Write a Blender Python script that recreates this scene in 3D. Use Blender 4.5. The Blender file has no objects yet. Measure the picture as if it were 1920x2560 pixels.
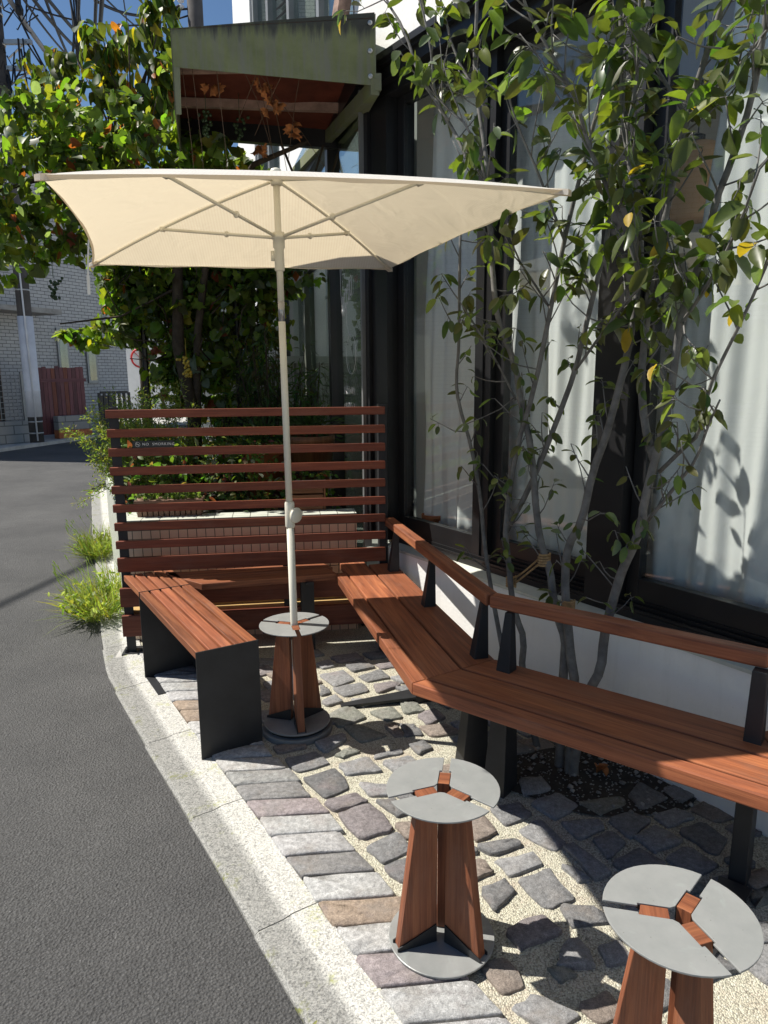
import bpy, bmesh, math, random
from mathutils import Vector, Matrix
import numpy as np
R = math.radians
SC = bpy.context.scene
COL = SC.collection

# ------------------------------------------------------------------ camera
cam_d = bpy.data.cameras.new("camera"); cam = bpy.data.objects.new("camera", cam_d); COL.objects.link(cam)
cam_d.sensor_fit = 'VERTICAL'; cam_d.sensor_height = 36.0; cam_d.lens = 1775 / 2560 * 36.0
cam_d.clip_start = 0.05; cam_d.clip_end = 600
pit, rol = math.atan(345 / 1775), R(-0.38)
fw = Vector((0, math.cos(pit), -math.sin(pit))); up0 = Vector((0, math.sin(pit), math.cos(pit))); r0 = Vector((1, 0, 0))
rx = math.cos(rol) * r0 + math.sin(rol) * up0; uy = -math.sin(rol) * r0 + math.cos(rol) * up0
m = Matrix((rx, uy, -fw)).transposed().to_4x4(); m.translation = (0, 0, 1.5)
cam.matrix_world = m
SC.camera = cam

# ------------------------------------------------------------------ sky, sun, exposure
SUN = Vector((-0.598, 0.122, 0.794)).normalized()
EL = math.asin(SUN.z); AZ = math.atan2(SUN.x, SUN.y)
w = bpy.data.worlds.new("World"); SC.world = w; w.use_nodes = True
nt = w.node_tree; nt.nodes.clear()
sky = nt.nodes.new("ShaderNodeTexSky"); sky.sky_type = 'NISHITA'; sky.sun_disc = False
sky.sun_elevation = EL; sky.sun_rotation = AZ % (2 * math.pi); sky.air_density = 1.0; sky.dust_density = 0.0; sky.ozone_density = 3.5
bg = nt.nodes.new("ShaderNodeBackground"); bg.inputs[1].default_value = 0.06
wo = nt.nodes.new("ShaderNodeOutputWorld")
hs = nt.nodes.new("ShaderNodeHueSaturation"); hs.inputs["Saturation"].default_value = 1.05; hs.inputs["Value"].default_value = 1.08
nt.links.new(sky.outputs[0], hs.inputs["Color"]); nt.links.new(hs.outputs[0], bg.inputs[0]); nt.links.new(bg.outputs[0], wo.inputs[0])
sd = bpy.data.lights.new("sun", 'SUN'); sd.energy = 5.0; sd.angle = R(0.53); sd.color = (1.0, 0.95, 0.87)
so = bpy.data.objects.new("sun", sd); COL.objects.link(so); so.rotation_euler = SUN.to_track_quat('Z', 'Y').to_euler(); so.location = (-6, 1, 9)
SC.view_settings.view_transform = 'Standard'; SC.view_settings.look = 'None'
SC.view_settings.exposure = 0.54; SC.view_settings.gamma = 1.0
SC.render.engine = 'CYCLES'
SC.cycles.use_denoising = True
SC.cycles.max_bounces = 10; SC.cycles.transparent_max_bounces = 24; SC.cycles.caustics_reflective = False; SC.cycles.caustics_refractive = False
SC.cycles.sample_clamp_indirect = 6.0

rnd = random.Random(7)

# ------------------------------------------------------------------ materials
MAT = {}
class N:
    def __init__(s, name):
        s.m = bpy.data.materials.new(name); s.m.use_nodes = True; s.t = s.m.node_tree; s.t.nodes.clear()
        s.out = s.t.nodes.new("ShaderNodeOutputMaterial"); MAT[name] = s.m
    def n(s, typ, **kw):
        x = s.t.nodes.new("ShaderNode" + typ)
        for k, v in kw.items():
            if k.startswith('i_'):
                key = k[2:].replace('_', ' ')
                x.inputs[int(key) if key.isdigit() else key].default_value = v
            else: setattr(x, k, v)
        return x
    def l(s, a, b): s.t.links.new(a, b)
    def bsdf(s, base=None, rough=0.6, metal=0.0, spec=0.5, coat=0):
        b = s.n("BsdfPrincipled"); b.inputs['Roughness'].default_value = rough; b.inputs['Metallic'].default_value = metal
        b.inputs['Specular IOR Level'].default_value = spec
        if base is not None: b.inputs['Base Color'].default_value = (*base, 1)
        s.l(b.outputs[0], s.out.inputs[0]); return b
    def coord(s, kind='Object', scale=(1, 1, 1), rot=(0, 0, 0)):
        tc = s.n("TexCoord"); mp = s.n("Mapping"); mp.inputs['Scale'].default_value = scale; mp.inputs['Rotation'].default_value = rot
        s.l(tc.outputs[kind], mp.inputs[0]); return mp.outputs[0]
    def noise(s, vec, scale=5, detail=4, rough=0.55, dist=0.0):
        x = s.n("TexNoise"); x.inputs['Scale'].default_value = scale; x.inputs['Detail'].default_value = detail
        x.inputs['Roughness'].default_value = rough; x.inputs['Distortion'].default_value = dist
        if vec is not None: s.l(vec, x.inputs['Vector'])
        return x.outputs['Fac']
    def vor(s, vec, scale=50, feature='F1', out='Color'):
        x = s.n("TexVoronoi"); x.feature = feature; x.inputs['Scale'].default_value = scale
        if vec is not None: s.l(vec, x.inputs['Vector'])
        return x.outputs[out]
    def ramp(s, fac, stops, interp='LINEAR'):
        x = s.n("ValToRGB"); x.color_ramp.interpolation = interp; e = x.color_ramp.elements
        while len(e) < len(stops): e.new(0.5)
        for k, (p, c) in enumerate(stops):
            e[k].position = p; e[k].color = (*c, 1) if not isinstance(c, (int, float)) else (c, c, c, 1)
        s.l(fac, x.inputs[0]); return x.outputs[0]
    def mix(s, fac, a, b, typ='MIX'):
        x = s.n("Mix"); x.data_type = 'RGBA'; x.blend_type = typ
        for v, i in ((fac, 0), (a, 6), (b, 7)):
            if isinstance(v, (int, float)): x.inputs[i].default_value = v
            elif isinstance(v, tuple): x.inputs[i].default_value = (*v, 1)
            else: s.l(v, x.inputs[i])
        return x.outputs[2]
    def bump(s, b, height, strength=0.3, dist=0.01):
        x = s.n("Bump"); x.inputs['Strength'].default_value = strength; x.inputs['Distance'].default_value = dist
        s.l(height, x.inputs['Height']); s.l(x.outputs[0], b.inputs['Normal']); return x
    def attr(s, name='tint'):
        return s.n("Attribute", attribute_name=name).outputs['Color']

def simple(name, base, rough=0.6, metal=0.0, var=0.15, scale=6, spec=0.5, bump=0.0, bscale=60):
    k = N(name); v = k.coord(); b = k.bsdf(None, rough, metal, spec)
    f = k.noise(v, scale, 5, 0.6)
    lo = tuple(c * (1 - var) for c in base); hi = tuple(min(1, c * (1 + var)) for c in base)
    k.l(k.ramp(f, [(0.3, lo), (0.7, hi)]), b.inputs['Base Color'])
    if bump: k.bump(b, k.noise(v, bscale, 4), bump, 0.004)
    return k

def wood(name, dark, mid, light, rough=0.55):
    k = N(name); v = k.coord('UV', (1.2, 26, 1)); v2 = k.coord('UV', (5, 240, 1)); v3 = k.coord('UV', (1.5, 9, 1))
    b = k.bsdf(None, rough, 0, 0.35)
    c = k.ramp(k.noise(v, 1.6, 7, 0.62, 0.9), [(0.28, dark), (0.5, mid), (0.74, light)])
    fine = k.ramp(k.noise(v2, 1.0, 4, 0.6), [(0.25, 0.62), (0.6, 1.06)])
    c = k.mix(0.75, c, fine, 'MULTIPLY')
    blot = k.ramp(k.noise(v3, 1.3, 3), [(0.3, 0.78), (0.7, 1.12)])
    c = k.mix(0.8, c, blot, 'MULTIPLY'); c = k.mix(1.0, c, k.attr(), 'MULTIPLY')
    c = k.mix(k.ramp(k.noise(k.coord('UV', (2.2, 7, 1)), 1.7, 6, 0.7, 0.4), [(0.50, 0.0), (0.72, 0.38)]), c, tuple(x * .55 + y for x, y in zip(mid, (0.10, 0.085, 0.07))))
    k.l(c, b.inputs['Base Color']); k.bump(b, k.noise(v2, 1.0, 3), 0.25, 0.002)
    return k
wood("ipe_wood", (0.14, 0.046, 0.024), (0.30, 0.100, 0.045), (0.46, 0.175, 0.075))
wood("slat_wood", (0.14, 0.036, 0.020), (0.21, 0.056, 0.030), (0.29, 0.09, 0.045))
wood("brown_timber", (0.13, 0.06, 0.03), (0.22, 0.10, 0.045), (0.32, 0.16, 0.07))
wood("pale_floor", (0.36, 0.27, 0.18), (0.45, 0.35, 0.24), (0.55, 0.44, 0.31))
wood("yellow_timber", (0.45, 0.28, 0.10), (0.60, 0.40, 0.16), (0.70, 0.50, 0.22))
wood("purple_timber", (0.10, 0.04, 0.045), (0.17, 0.062, 0.07), (0.24, 0.10, 0.10))

simple("black_steel", (0.020, 0.021, 0.023), 0.5, 0.0, 0.3, 9, 0.4)
simple("frame_black", (0.012, 0.012, 0.013), 0.38, 0.0, 0.3, 4, 0.5)
simple("rubber", (0.015, 0.015, 0.015), 0.8)
k = N("grey_plate"); v = k.coord(); b = k.bsdf(None, 0.4, 0.15, 0.5)
c = k.ramp(k.noise(v, 7, 6, 0.65), [(0.3, (0.235, 0.245, 0.238)), (0.7, (0.315, 0.318, 0.308))])
c = k.mix(k.ramp(k.noise(v, 17, 3, 0.5, 1.5), [(0.60, 0.0), (0.72, 0.35)]), c, (0.36, 0.40, 0.38))
c = k.mix(k.ramp(k.vor(v, 46, 'F1', 'Distance'), [(0.03, 0.7), (0.07, 0.0)]), c, (0.14, 0.13, 0.12))
k.l(c, b.inputs['Base Color']); k.l(k.ramp(k.noise(v, 24, 5, 0.7), [(0.3, 0.32), (0.7, 0.55)]), b.inputs['Roughness'])
simple("pale_steel", (0.45, 0.45, 0.44), 0.35, 0.7, 0.1)
simple("cream_metal", (0.72, 0.69, 0.58), 0.4, 0, 0.05)
simple("plastic_clear", (0.35, 0.35, 0.36), 0.15, 0.6, 0.1)
k = N("white_plaster"); v = k.coord(); b = k.bsdf(None, 0.88, 0, 0.2)
c = k.ramp(k.noise(v, 5, 5, 0.6), [(0.3, (0.82, 0.815, 0.79)), (0.7, (0.89, 0.885, 0.865))])
c = k.mix(k.ramp(k.noise(k.coord('Object', (9, 9, 0.7)), 1.6, 5, 0.7), [(0.52, 0.0), (0.75, 0.30)]), c, (0.60, 0.59, 0.55))
c = k.mix(k.ramp(k.vor(v, 33, 'F1', 'Distance'), [(0.02, 0.6), (0.05, 0.0)]), c, (0.35, 0.34, 0.32))
k.l(c, b.inputs['Base Color']); k.bump(b, k.noise(v, 70, 4), 0.4, 0.004)
simple("grey_plaster", (0.42, 0.42, 0.42), 0.9, 0, 0.12, 2, 0.2)
simple("room_wall", (0.62, 0.62, 0.61), 0.9, 0, 0.08, 2, 0.2)
simple("ledge_render", (0.55, 0.56, 0.50), 0.85, 0, 0.12, 7, 0.2, 0.3, 80)
simple("weight_grey", (0.20, 0.20, 0.19), 0.7, 0, 0.15, 12)
simple("concrete", (0.45, 0.44, 0.41), 0.9, 0, 0.2, 6, 0.2, 0.3, 60)
simple("block", (0.33, 0.32, 0.30), 0.9, 0, 0.25, 5, 0.2, 0.3, 40)
simple("pole_concrete", (0.085, 0.08, 0.078), 0.9, 0, 0.25, 3, 0.2)
simple("guard_white", (0.62, 0.64, 0.68), 0.6, 0, 0.1, 4)
simple("cable", (0.02, 0.02, 0.022), 0.6)
simple("cable_grey", (0.30, 0.30, 0.31), 0.6)
simple("terracotta", (0.45, 0.15, 0.06), 0.85, 0, 0.25, 9)
simple("trough_brown", (0.22, 0.13, 0.09), 0.85, 0, 0.3, 9)
simple("bark", (0.165, 0.16, 0.152), 0.9, 0, 0.35, 22, 0.2, 0.5, 60)
simple("vine_bark", (0.07, 0.055, 0.04), 0.95, 0, 0.35, 22, 0.2, 0.6, 50)
simple("vine_twig", (0.12, 0.075, 0.045), 0.9)
simple("rope", (0.42, 0.28, 0.14), 0.95, 0, 0.3, 60, 0.1, 0.8, 160)
simple("rust_sheet", (0.14, 0.035, 0.02), 0.8, 0, 0.35, 7, 0.3)
simple("rusty_rib", (0.36, 0.24, 0.19), 0.8, 0, 0.35, 12, 0.3)
simple("chalk", (0.8, 0.8, 0.8), 0.9)
simple("sign_black", (0.018, 0.02, 0.02), 0.45)
simple("sign_white", (0.75, 0.76, 0.75), 0.6)
simple("red_paint", (0.55, 0.03, 0.03), 0.5)
simple("lantern_paper", (0.75, 0.48, 0.27), 0.8, 0, 0.1)
simple("dried_leaf", (0.42, 0.16, 0.05), 0.85, 0, 0.4, 30)
simple("soil", (0.035, 0.03, 0.025), 0.95, 0, 0.4, 30)
simple("aluminium", (0.28, 0.29, 0.29), 0.45, 0.5, 0.1)
simple("green_post", (0.13, 0.14, 0.11), 0.6, 0.2, 0.2)
simple("dark_louver", (0.05, 0.055, 0.06), 0.5)
simple("wire_mesh", (0.35, 0.36, 0.36), 0.5, 0.4)
simple("grape", (0.03, 0.06, 0.02), 0.4, 0, 0.4, 40)
simple("berry", (0.45, 0.33, 0.04), 0.45, 0, 0.6, 60)
simple("pebble", (0.30, 0.29, 0.27), 0.85, 0, 0.5, 15)

# asphalt
k = N("asphalt"); v = k.coord(); b = k.bsdf(None, 0.85, 0, 0.25)
c = k.ramp(k.noise(v, 1.1, 7, 0.68), [(0.33, (0.078, 0.078, 0.078)), (0.68, (0.118, 0.117, 0.115))])
sp = k.ramp(k.vor(v, 260), [(0.0, 0.55), (0.6, 0.95), (0.92, 1.25), (1.0, 2.0)])
c = k.mix(0.8, c, sp, 'MULTIPLY')
c = k.mix(0.7, c, k.ramp(k.noise(v, 95, 6, 0.8), [(0.34, 0.55), (0.5, 1.0), (0.7, 1.22)]), 'MULTIPLY')
k.l(c, b.inputs['Base Color'])
h = k.mix(0.55, k.noise(v, 120, 5, 0.8), k.vor(v, 120, 'F1', 'Distance'))
k.bump(b, h, 0.9, 0.012)

# kerb: exposed aggregate with moss
k = N("kerb_concrete"); v = k.coord(); b = k.bsdf(None, 0.9, 0, 0.2)
sp = k.ramp(k.noise(v, 190, 3, 0.8), [(0.30, (0.13, 0.13, 0.13)), (0.44, (0.40, 0.40, 0.385)), (0.62, (0.66, 0.65, 0.61))])
c = k.mix(0.85, sp, k.ramp(k.vor(v, 130), [(0.0, 0.5), (0.4, 1.0), (1.0, 1.1)]), 'MULTIPLY')
mf = k.mix(1.0, k.ramp(k.noise(v, 7, 5, 0.7), [(0.55, 0.0), (0.66, 1.0)]), k.ramp(k.noise(v, 90, 3), [(0.42, 0.0), (0.6, 1.0)]), 'MULTIPLY')
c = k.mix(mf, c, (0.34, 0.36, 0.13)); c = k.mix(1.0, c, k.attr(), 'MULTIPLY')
k.l(c, b.inputs['Base Color']); k.bump(b, k.noise(v, 190, 3, 0.8), 0.7, 0.004)

# gravel-resin jointing between the setts
k = N("pea_gravel"); v = k.coord(); b = k.bsdf(None, 0.9, 0, 0.2)
pc = k.ramp(k.vor(v, 210), [(0.0, (0.10, 0.095, 0.08)), (0.16, (0.36, 0.34, 0.27)), (0.55, (0.56, 0.54, 0.42)), (0.85, (0.66, 0.64, 0.53)), (1.0, (0.52, 0.40, 0.32))])
c = k.mix(k.ramp(k.noise(v, 6, 4, 0.7), [(0.48, 0.0), (0.68, 0.42)]), pc, (0.48, 0.37, 0.29))
c = k.mix(0.9, c, k.ramp(k.vor(v, 210, 'F1', 'Distance'), [(0.0, 1.15), (0.5, 0.95), (0.85, 0.5)]), 'MULTIPLY')
k.l(c, b.inputs['Base Color']); k.bump(b, k.vor(v, 210, 'F1', 'Distance'), 0.9, 0.004).invert = True

# setts
k = N("sett_stone"); v = k.coord(); b = k.bsdf(None, 0.85, 0, 0.25)
c = k.mix(0.85, k.attr(), k.ramp(k.noise(v, 60, 6, 0.75), [(0.3, 0.5), (0.5, 0.95), (0.72, 1.55)]), 'MULTIPLY')
c = k.mix(k.ramp(k.noise(v, 9, 4, 0.7), [(0.5, 0.0), (0.7, 0.6)]), c, k.ramp(k.noise(v, 4, 3), [(0.4, (0.30, 0.29, 0.28)), (0.5, (0.30, 0.26, 0.22)), (0.6, (0.27, 0.23, 0.23))]))
c = k.mix(0.6, c, k.ramp(k.noise(v, 320, 2, 0.8), [(0.35, 0.55), (0.6, 1.25)]), 'MULTIPLY')
k.l(c, b.inputs['Base Color']); k.bump(b, k.noise(v, 70, 6, 0.8), 0.8, 0.01)

# umbrella fabric (lets sun through, fine stripe)
k = N("parasol_fabric"); v = k.coord('UV', (1, 1, 1))
wv = k.n("TexWave"); wv.wave_type = 'BANDS'; wv.bands_direction = 'X'; wv.inputs['Scale'].default_value = 26; k.l(v, wv.inputs['Vector'])
c = k.ramp(wv.outputs['Fac'], [(0.2, (0.71, 0.59, 0.40)), (0.8, (0.77, 0.67, 0.48))])
d = k.n("BsdfDiffuse"); t = k.n("BsdfTranslucent"); ms = k.n("MixShader"); ms.inputs[0].default_value = 0.46
cw = k.mix(0.85, c, (0.95, 0.95, 0.93)); bp_ = k.n('Bump'); bp_.inputs['Strength'].default_value = 0.35; bp_.inputs['Distance'].default_value = 0.03; k.l(k.noise(k.coord(), 6, 3, 0.5, 0.6), bp_.inputs['Height']); k.l(bp_.outputs[0], d.inputs['Normal']); k.l(bp_.outputs[0], t.inputs['Normal'])
k.l(cw, d.inputs[0]); k.l(c, t.inputs[0]); k.l(d.outputs[0], ms.inputs[1]); k.l(t.outputs[0], ms.inputs[2]); k.l(ms.outputs[0], k.out.inputs[0])

k = N("curtain_cloth"); d = k.n("BsdfDiffuse"); t = k.n("BsdfTranslucent"); ms = k.n("MixShader"); ms.inputs[0].default_value = 0.35
d.inputs[0].default_value = (0.93, 0.93, 0.92, 1); t.inputs[0].default_value = (0.9, 0.9, 0.89, 1)
k.l(d.outputs[0], ms.inputs[1]); k.l(t.outputs[0], ms.inputs[2]); k.l(ms.outputs[0], k.out.inputs[0])

def glass(name, tint, boost):
    k = N(name); tr = k.n("BsdfTransparent"); tr.inputs[0].default_value = (*tint, 1)
    g = k.n("BsdfGlossy"); g.inputs['Roughness'].default_value = 0.0; g.inputs[0].default_value = (0.95, 1.0, 0.98, 1)
    lw = k.n("LayerWeight"); lw.inputs[0].default_value = 0.5
    pw = k.n("Math"); pw.operation = 'POWER'; pw.inputs[1].default_value = 4.0; k.l(lw.outputs['Facing'], pw.inputs[0])
    mr = k.n("MapRange"); mr.inputs['To Min'].default_value = boost; mr.inputs['To Max'].default_value = 0.9; k.l(pw.outputs[0], mr.inputs['Value'])
    ms = k.n("MixShader"); k.l(mr.outputs[0], ms.inputs[0]); k.l(tr.outputs[0], ms.inputs[1]); k.l(g.outputs[0], ms.inputs[2]); k.l(ms.outputs[0], k.out.inputs[0])
glass("window_glass", (0.975, 0.995, 0.99), 0.05)
glass("annex_glass", (0.80, 0.84, 0.82), 0.16)

def leafmat(name, trans=0.45, rough=0.38, spec=0.4):
    k = N(name); a = k.attr(); b = k.n("BsdfPrincipled"); b.inputs['Roughness'].default_value = rough; b.inputs['Specular IOR Level'].default_value = spec
    c = k.mix(0.5, a, k.ramp(k.noise(k.coord(), 35, 3), [(0.3, 0.7), (0.7, 1.25)]), 'MULTIPLY')
    k.l(c, b.inputs['Base Color'])
    t = k.n("BsdfTranslucent"); tc = k.mix(1.0, c, (2.4, 2.6, 0.7), 'MULTIPLY'); k.l(tc, t.inputs[0])
    ms = k.n("MixShader"); ms.inputs[0].default_value = trans
    k.l(b.outputs[0], ms.inputs[1]); k.l(t.outputs[0], ms.inputs[2]); k.l(ms.outputs[0], k.out.inputs[0])
leafmat("leaf", 0.34, 0.36, 0.45)
leafmat("vine_leaf", 0.48, 0.45, 0.35)
leafmat("shrub_leaf", 0.4, 0.5, 0.3)

def tilemat(name, a, b_, mortar, bw, bh, msize, rough=0.5, offset=0.5):
    k = N(name); v = k.coord('UV'); b = k.bsdf(None, rough, 0, 0.4)
    br = k.n("TexBrick"); br.offset = offset; br.inputs['Scale'].default_value = 1.0
    br.inputs['Color1'].default_value = (*a, 1); br.inputs['Color2'].default_value = (*b_, 1); br.inputs['Mortar'].default_value = (*mortar, 1)
    br.inputs['Brick Width'].default_value = bw; br.inputs['Row Height'].default_value = bh; br.inputs['Mortar Size'].default_value = msize
    k.l(v, br.inputs['Vector'])
    c = k.mix(0.5, br.outputs['Color'], k.ramp(k.noise(v, 3, 4), [(0.3, 0.85), (0.7, 1.1)]), 'MULTIPLY')
    k.l(c, b.inputs['Base Color']); k.bump(b, br.outputs['Fac'], 0.5, 0.004).invert = True
tilemat("house_tile", (0.50, 0.50, 0.49), (0.44, 0.44, 0.44), (0.10, 0.10, 0.10), 0.23, 0.085, 0.007)
tilemat("mosaic_tile", (0.80, 0.62, 0.45), (0.76, 0.58, 0.42), (0.10, 0.08, 0.06), 0.05, 0.05, 0.0022, 0.4, 0.0)  # tan tone paints in warm light bounced onto the bed front
tilemat("white_tile", (0.66, 0.68, 0.60), (0.60, 0.63, 0.54), (0.16, 0.16, 0.13), 0.10, 0.05, 0.0022, 0.4, 0.0)
tilemat("block_wall", (0.36, 0.35, 0.33), (0.30, 0.30, 0.28), (0.16, 0.16, 0.15), 0.4, 0.2, 0.012, 0.9)

# mossy, streaked steel of the hood
k = N("mossy_steel"); v = k.coord('UV', (1, 1, 1)); b = k.bsdf(None, 0.75, 0, 0.3)
vs = k.coord('UV', (16, 1.6, 1)); st = k.noise(vs, 1.6, 6, 0.65)
c = k.ramp(k.noise(v, 5, 5, 0.6), [(0.3, (0.12, 0.135, 0.06)), (0.7, (0.205, 0.225, 0.11))])
c = k.mix(k.ramp(st, [(0.42, 0.0), (0.62, 0.7)]), c, (0.17, 0.17, 0.15))
sx = k.n("SeparateXYZ"); k.l(v, sx.inputs[0])
ad = k.n("Math"); ad.operation = 'ADD'; k.l(sx.outputs['Y'], ad.inputs[0])
mu = k.n("Math"); mu.operation = 'MULTIPLY'; mu.inputs[1].default_value = 0.24; k.l(st, mu.inputs[0]); k.l(mu.outputs[0], ad.inputs[1])
c = k.mix(k.ramp(ad.outputs[0], [(0.31, 0.0), (0.37, 0.9)]), c, (0.035, 0.037, 0.036))
k.l(c, b.inputs['Base Color']); k.bump(b, k.noise(v, 40, 5), 0.3, 0.004)

# ------------------------------------------------------------------ mesh builder
class MB:
    def __init__(s): s.v = []; s.f = []; s.uv = []; s.t = []; s.mi = []
    def add(s, pts, faces, uvs=None, tint=(1, 1, 1)):
        o = len(s.v); s.v += [tuple(p) for p in pts]
        if isinstance(tint, list): s.t += tint
        else: s.t += [tint] * len(pts)
        for k, f in enumerate(faces):
            s.f.append(tuple(i + o for i in f))
            s.uv.append(uvs[k] if uvs else [(0, 0)] * len(f))
    def prism(s, poly, vec, udir=None, tint=(1, 1, 1)):
        """extrude a planar polygon by vec; UV in metres, u along udir"""
        poly = [Vector(p) for p in poly]; vec = Vector(vec); n = len(poly)
        u = Vector(udir).normalized() if udir is not None else (poly[1] - poly[0]).normalized()
        nz = (poly[1] - poly[0]).cross(poly[2] - poly[1]).normalized()
        if nz.dot(vec) > 0: poly = poly[::-1]
        top = poly; bot = [p + vec for p in poly]; pts = top + bot
        faces = [tuple(range(n)), tuple(range(2 * n - 1, n - 1, -1))]
        for i in range(n):
            j = (i + 1) % n; faces.append((i, n + i, n + j, j))
        ru, rv = rnd.uniform(0, 50), rnd.uniform(0, 50); uvs = []
        for f in faces:
            a, b_, c = (pts[f[0]], pts[f[1]], pts[f[2]]); nn = (b_ - a).cross(c - b_)
            if nn.length < 1e-12: nn = Vector((0, 0, 1))
            nn.normalize(); uu = u - nn * u.dot(nn)
            if uu.length < 0.2: uu = (b_ - a)
            uu.normalize(); vv = nn.cross(uu)
            uvs.append([(pts[i].dot(uu) + ru, pts[i].dot(vv) + rv) for i in f])
        s.add(pts, faces, uvs, tint)
    def box(s, c, hx, hy, hz, ax=(1, 0, 0), ay=None, az=(0, 0, 1), udir=None, tint=(1, 1, 1)):
        c = Vector(c); ax = Vector(ax).normalized(); az = Vector(az).normalized(); ay = Vector(ay).normalized() if ay is not None else az.cross(ax).normalized()
        if udir is None: udir = max(((hx, ax), (hy, ay), (hz, az)), key=lambda q: q[0])[1]
        p = [c + ax * sx * hx + ay * sy * hy - az * hz for sx, sy in ((-1, -1), (1, -1), (1, 1), (-1, 1))]
        s.prism(p, az * 2 * hz, udir, tint)
    def bar(s, a, b_, wd, ht, up=(0, 0, 1), tint=(1, 1, 1)):
        a = Vector(a); b_ = Vector(b_); ax = (b_ - a); L = ax.length; ax.normalize(); up = Vector(up)
        ay = up.cross(ax).normalized(); az = ax.cross(ay).normalized()
        s.box((a + b_) / 2, L / 2, wd / 2, ht / 2, ax, ay, az, ax, tint)
    def tube(s, pts, rad, n=8, tint=(1, 1, 1), cap=True):
        pts = [Vector(p) for p in pts]; N_ = len(pts)
        if isinstance(rad, (int, float)): rad = [rad] * N_
        V = []; pu = None
        for i, p in enumerate(pts):
            d = (pts[min(i + 1, N_ - 1)] - pts[max(i - 1, 0)])
            if d.length < 1e-9: d = Vector((0, 0, 1))
            d.normalize()
            if pu is None: pu = d.orthogonal().normalized()
            pu = (pu - d * pu.dot(d)); pu = pu.normalized() if pu.length > 1e-6 else d.orthogonal().normalized()
            q = d.cross(pu)
            for k in range(n):
                a = 2 * math.pi * k / n; V.append(p + (pu * math.cos(a) + q * math.sin(a)) * rad[i])
        F = []; U = []; L = 0
        for i in range(N_ - 1):
            L2 = L + (pts[i + 1] - pts[i]).length
            for k in range(n):
                j = (k + 1) % n; F.append((i * n + k, i * n + j, (i + 1) * n + j, (i + 1) * n + k))
                U.append([(L, k / n * .1), (L, (k + 1) / n * .1), (L2, (k + 1) / n * .1), (L2, k / n * .1)])
            L = L2
        if cap:
            F.append(tuple(range(n - 1, -1, -1))); U.append([(0, 0)] * n)
            F.append(tuple((N_ - 1) * n + k for k in range(n))); U.append([(0, 0)] * n)
        s.add(V, F, U, tint)
    def lathe(s, c, prof, n=32, axis=(0, 0, 1), tint=(1, 1, 1)):
        """prof: (r, h) from bottom to top"""
        c = Vector(c); ax = Vector(axis).normalized(); u = ax.orthogonal().normalized(); q = ax.cross(u)
        V = [c + ax * h + (u * math.cos(2 * math.pi * k / n) + q * math.sin(2 * math.pi * k / n)) * max(r, 1e-4) for r, h in prof for k in range(n)]
        F = [(i * n + k, i * n + (k + 1) % n, (i + 1) * n + (k + 1) % n, (i + 1) * n + k) for i in range(len(prof) - 1) for k in range(n)]
        F.append(tuple(range(n - 1, -1, -1))); F.append(tuple((len(prof) - 1) * n + k for k in range(n)))
        s.add(V, F, None, tint)
    def ball(s, c, r, tint=(1, 1, 1), n=8):
        s.lathe(c, [(r * math.sin(math.pi * i / 6), -r * math.cos(math.pi * i / 6)) for i in range(7)], n, (0, 0, 1), tint)
    def build(s, name, mat, parent=None, smooth=False, bevel=0.0, world=True, seg=2):
        me = bpy.data.meshes.new(name); me.from_pydata(s.v, [], s.f)
        uvl = me.uv_layers.new(name="UVMap"); flat = [c for f in s.uv for p in f for c in p]
        uvl.data.foreach_set("uv", flat)
        ca = me.color_attributes.new("tint", 'FLOAT_COLOR', 'POINT'); ca.data.foreach_set("color", [c for t in s.t for c in (t[0], t[1], t[2], 1)])
        if smooth: me.polygons.foreach_set("use_smooth", [True] * len(me.polygons))
        me.materials.append(MAT[mat]); me.update()
        o = bpy.data.objects.new(name, me); COL.objects.link(o)
        if parent is not None:
            o.parent = parent
            if world and parent.type == 'EMPTY': o.matrix_parent_inverse = Matrix.Translation(-parent.location)
        if bevel:
            bm = o.modifiers.new("bevel", 'BEVEL'); bm.width = bevel; bm.segments = seg; bm.limit_method = 'ANGLE'; bm.angle_limit = R(40)
        return o

def thing(name, label, cat, loc=(0, 0, 0), group=None):
    o = bpy.data.objects.new(name, None); COL.objects.link(o); o.location = loc; o.empty_display_size = 0.1
    return tag(o, label, cat, group)
def tag(o, label, cat, group=None, kind=None):
    o['label'] = label; o['category'] = cat
    if group: o['group'] = group
    if kind: o['kind'] = kind
    return o
def struct(o): o['kind'] = 'structure'; return o
def dup(root, loc, rz):
    r = root.copy(); COL.objects.link(r); r.location = loc; r.rotation_euler = (0, 0, rz)
    for ch in list(root.children):
        c = ch.copy(); COL.objects.link(c); c.parent = r
        for g in list(ch.children):
            d = g.copy(); COL.objects.link(d); d.parent = c
    return r
def V3(x, y, z=0.0): return Vector((x, y, z))
def wt(lo=0.74, hi=1.18):
    a = rnd.uniform(lo, hi); return (a * rnd.uniform(.96, 1.04), a, a * rnd.uniform(.93, 1.07))

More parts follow.
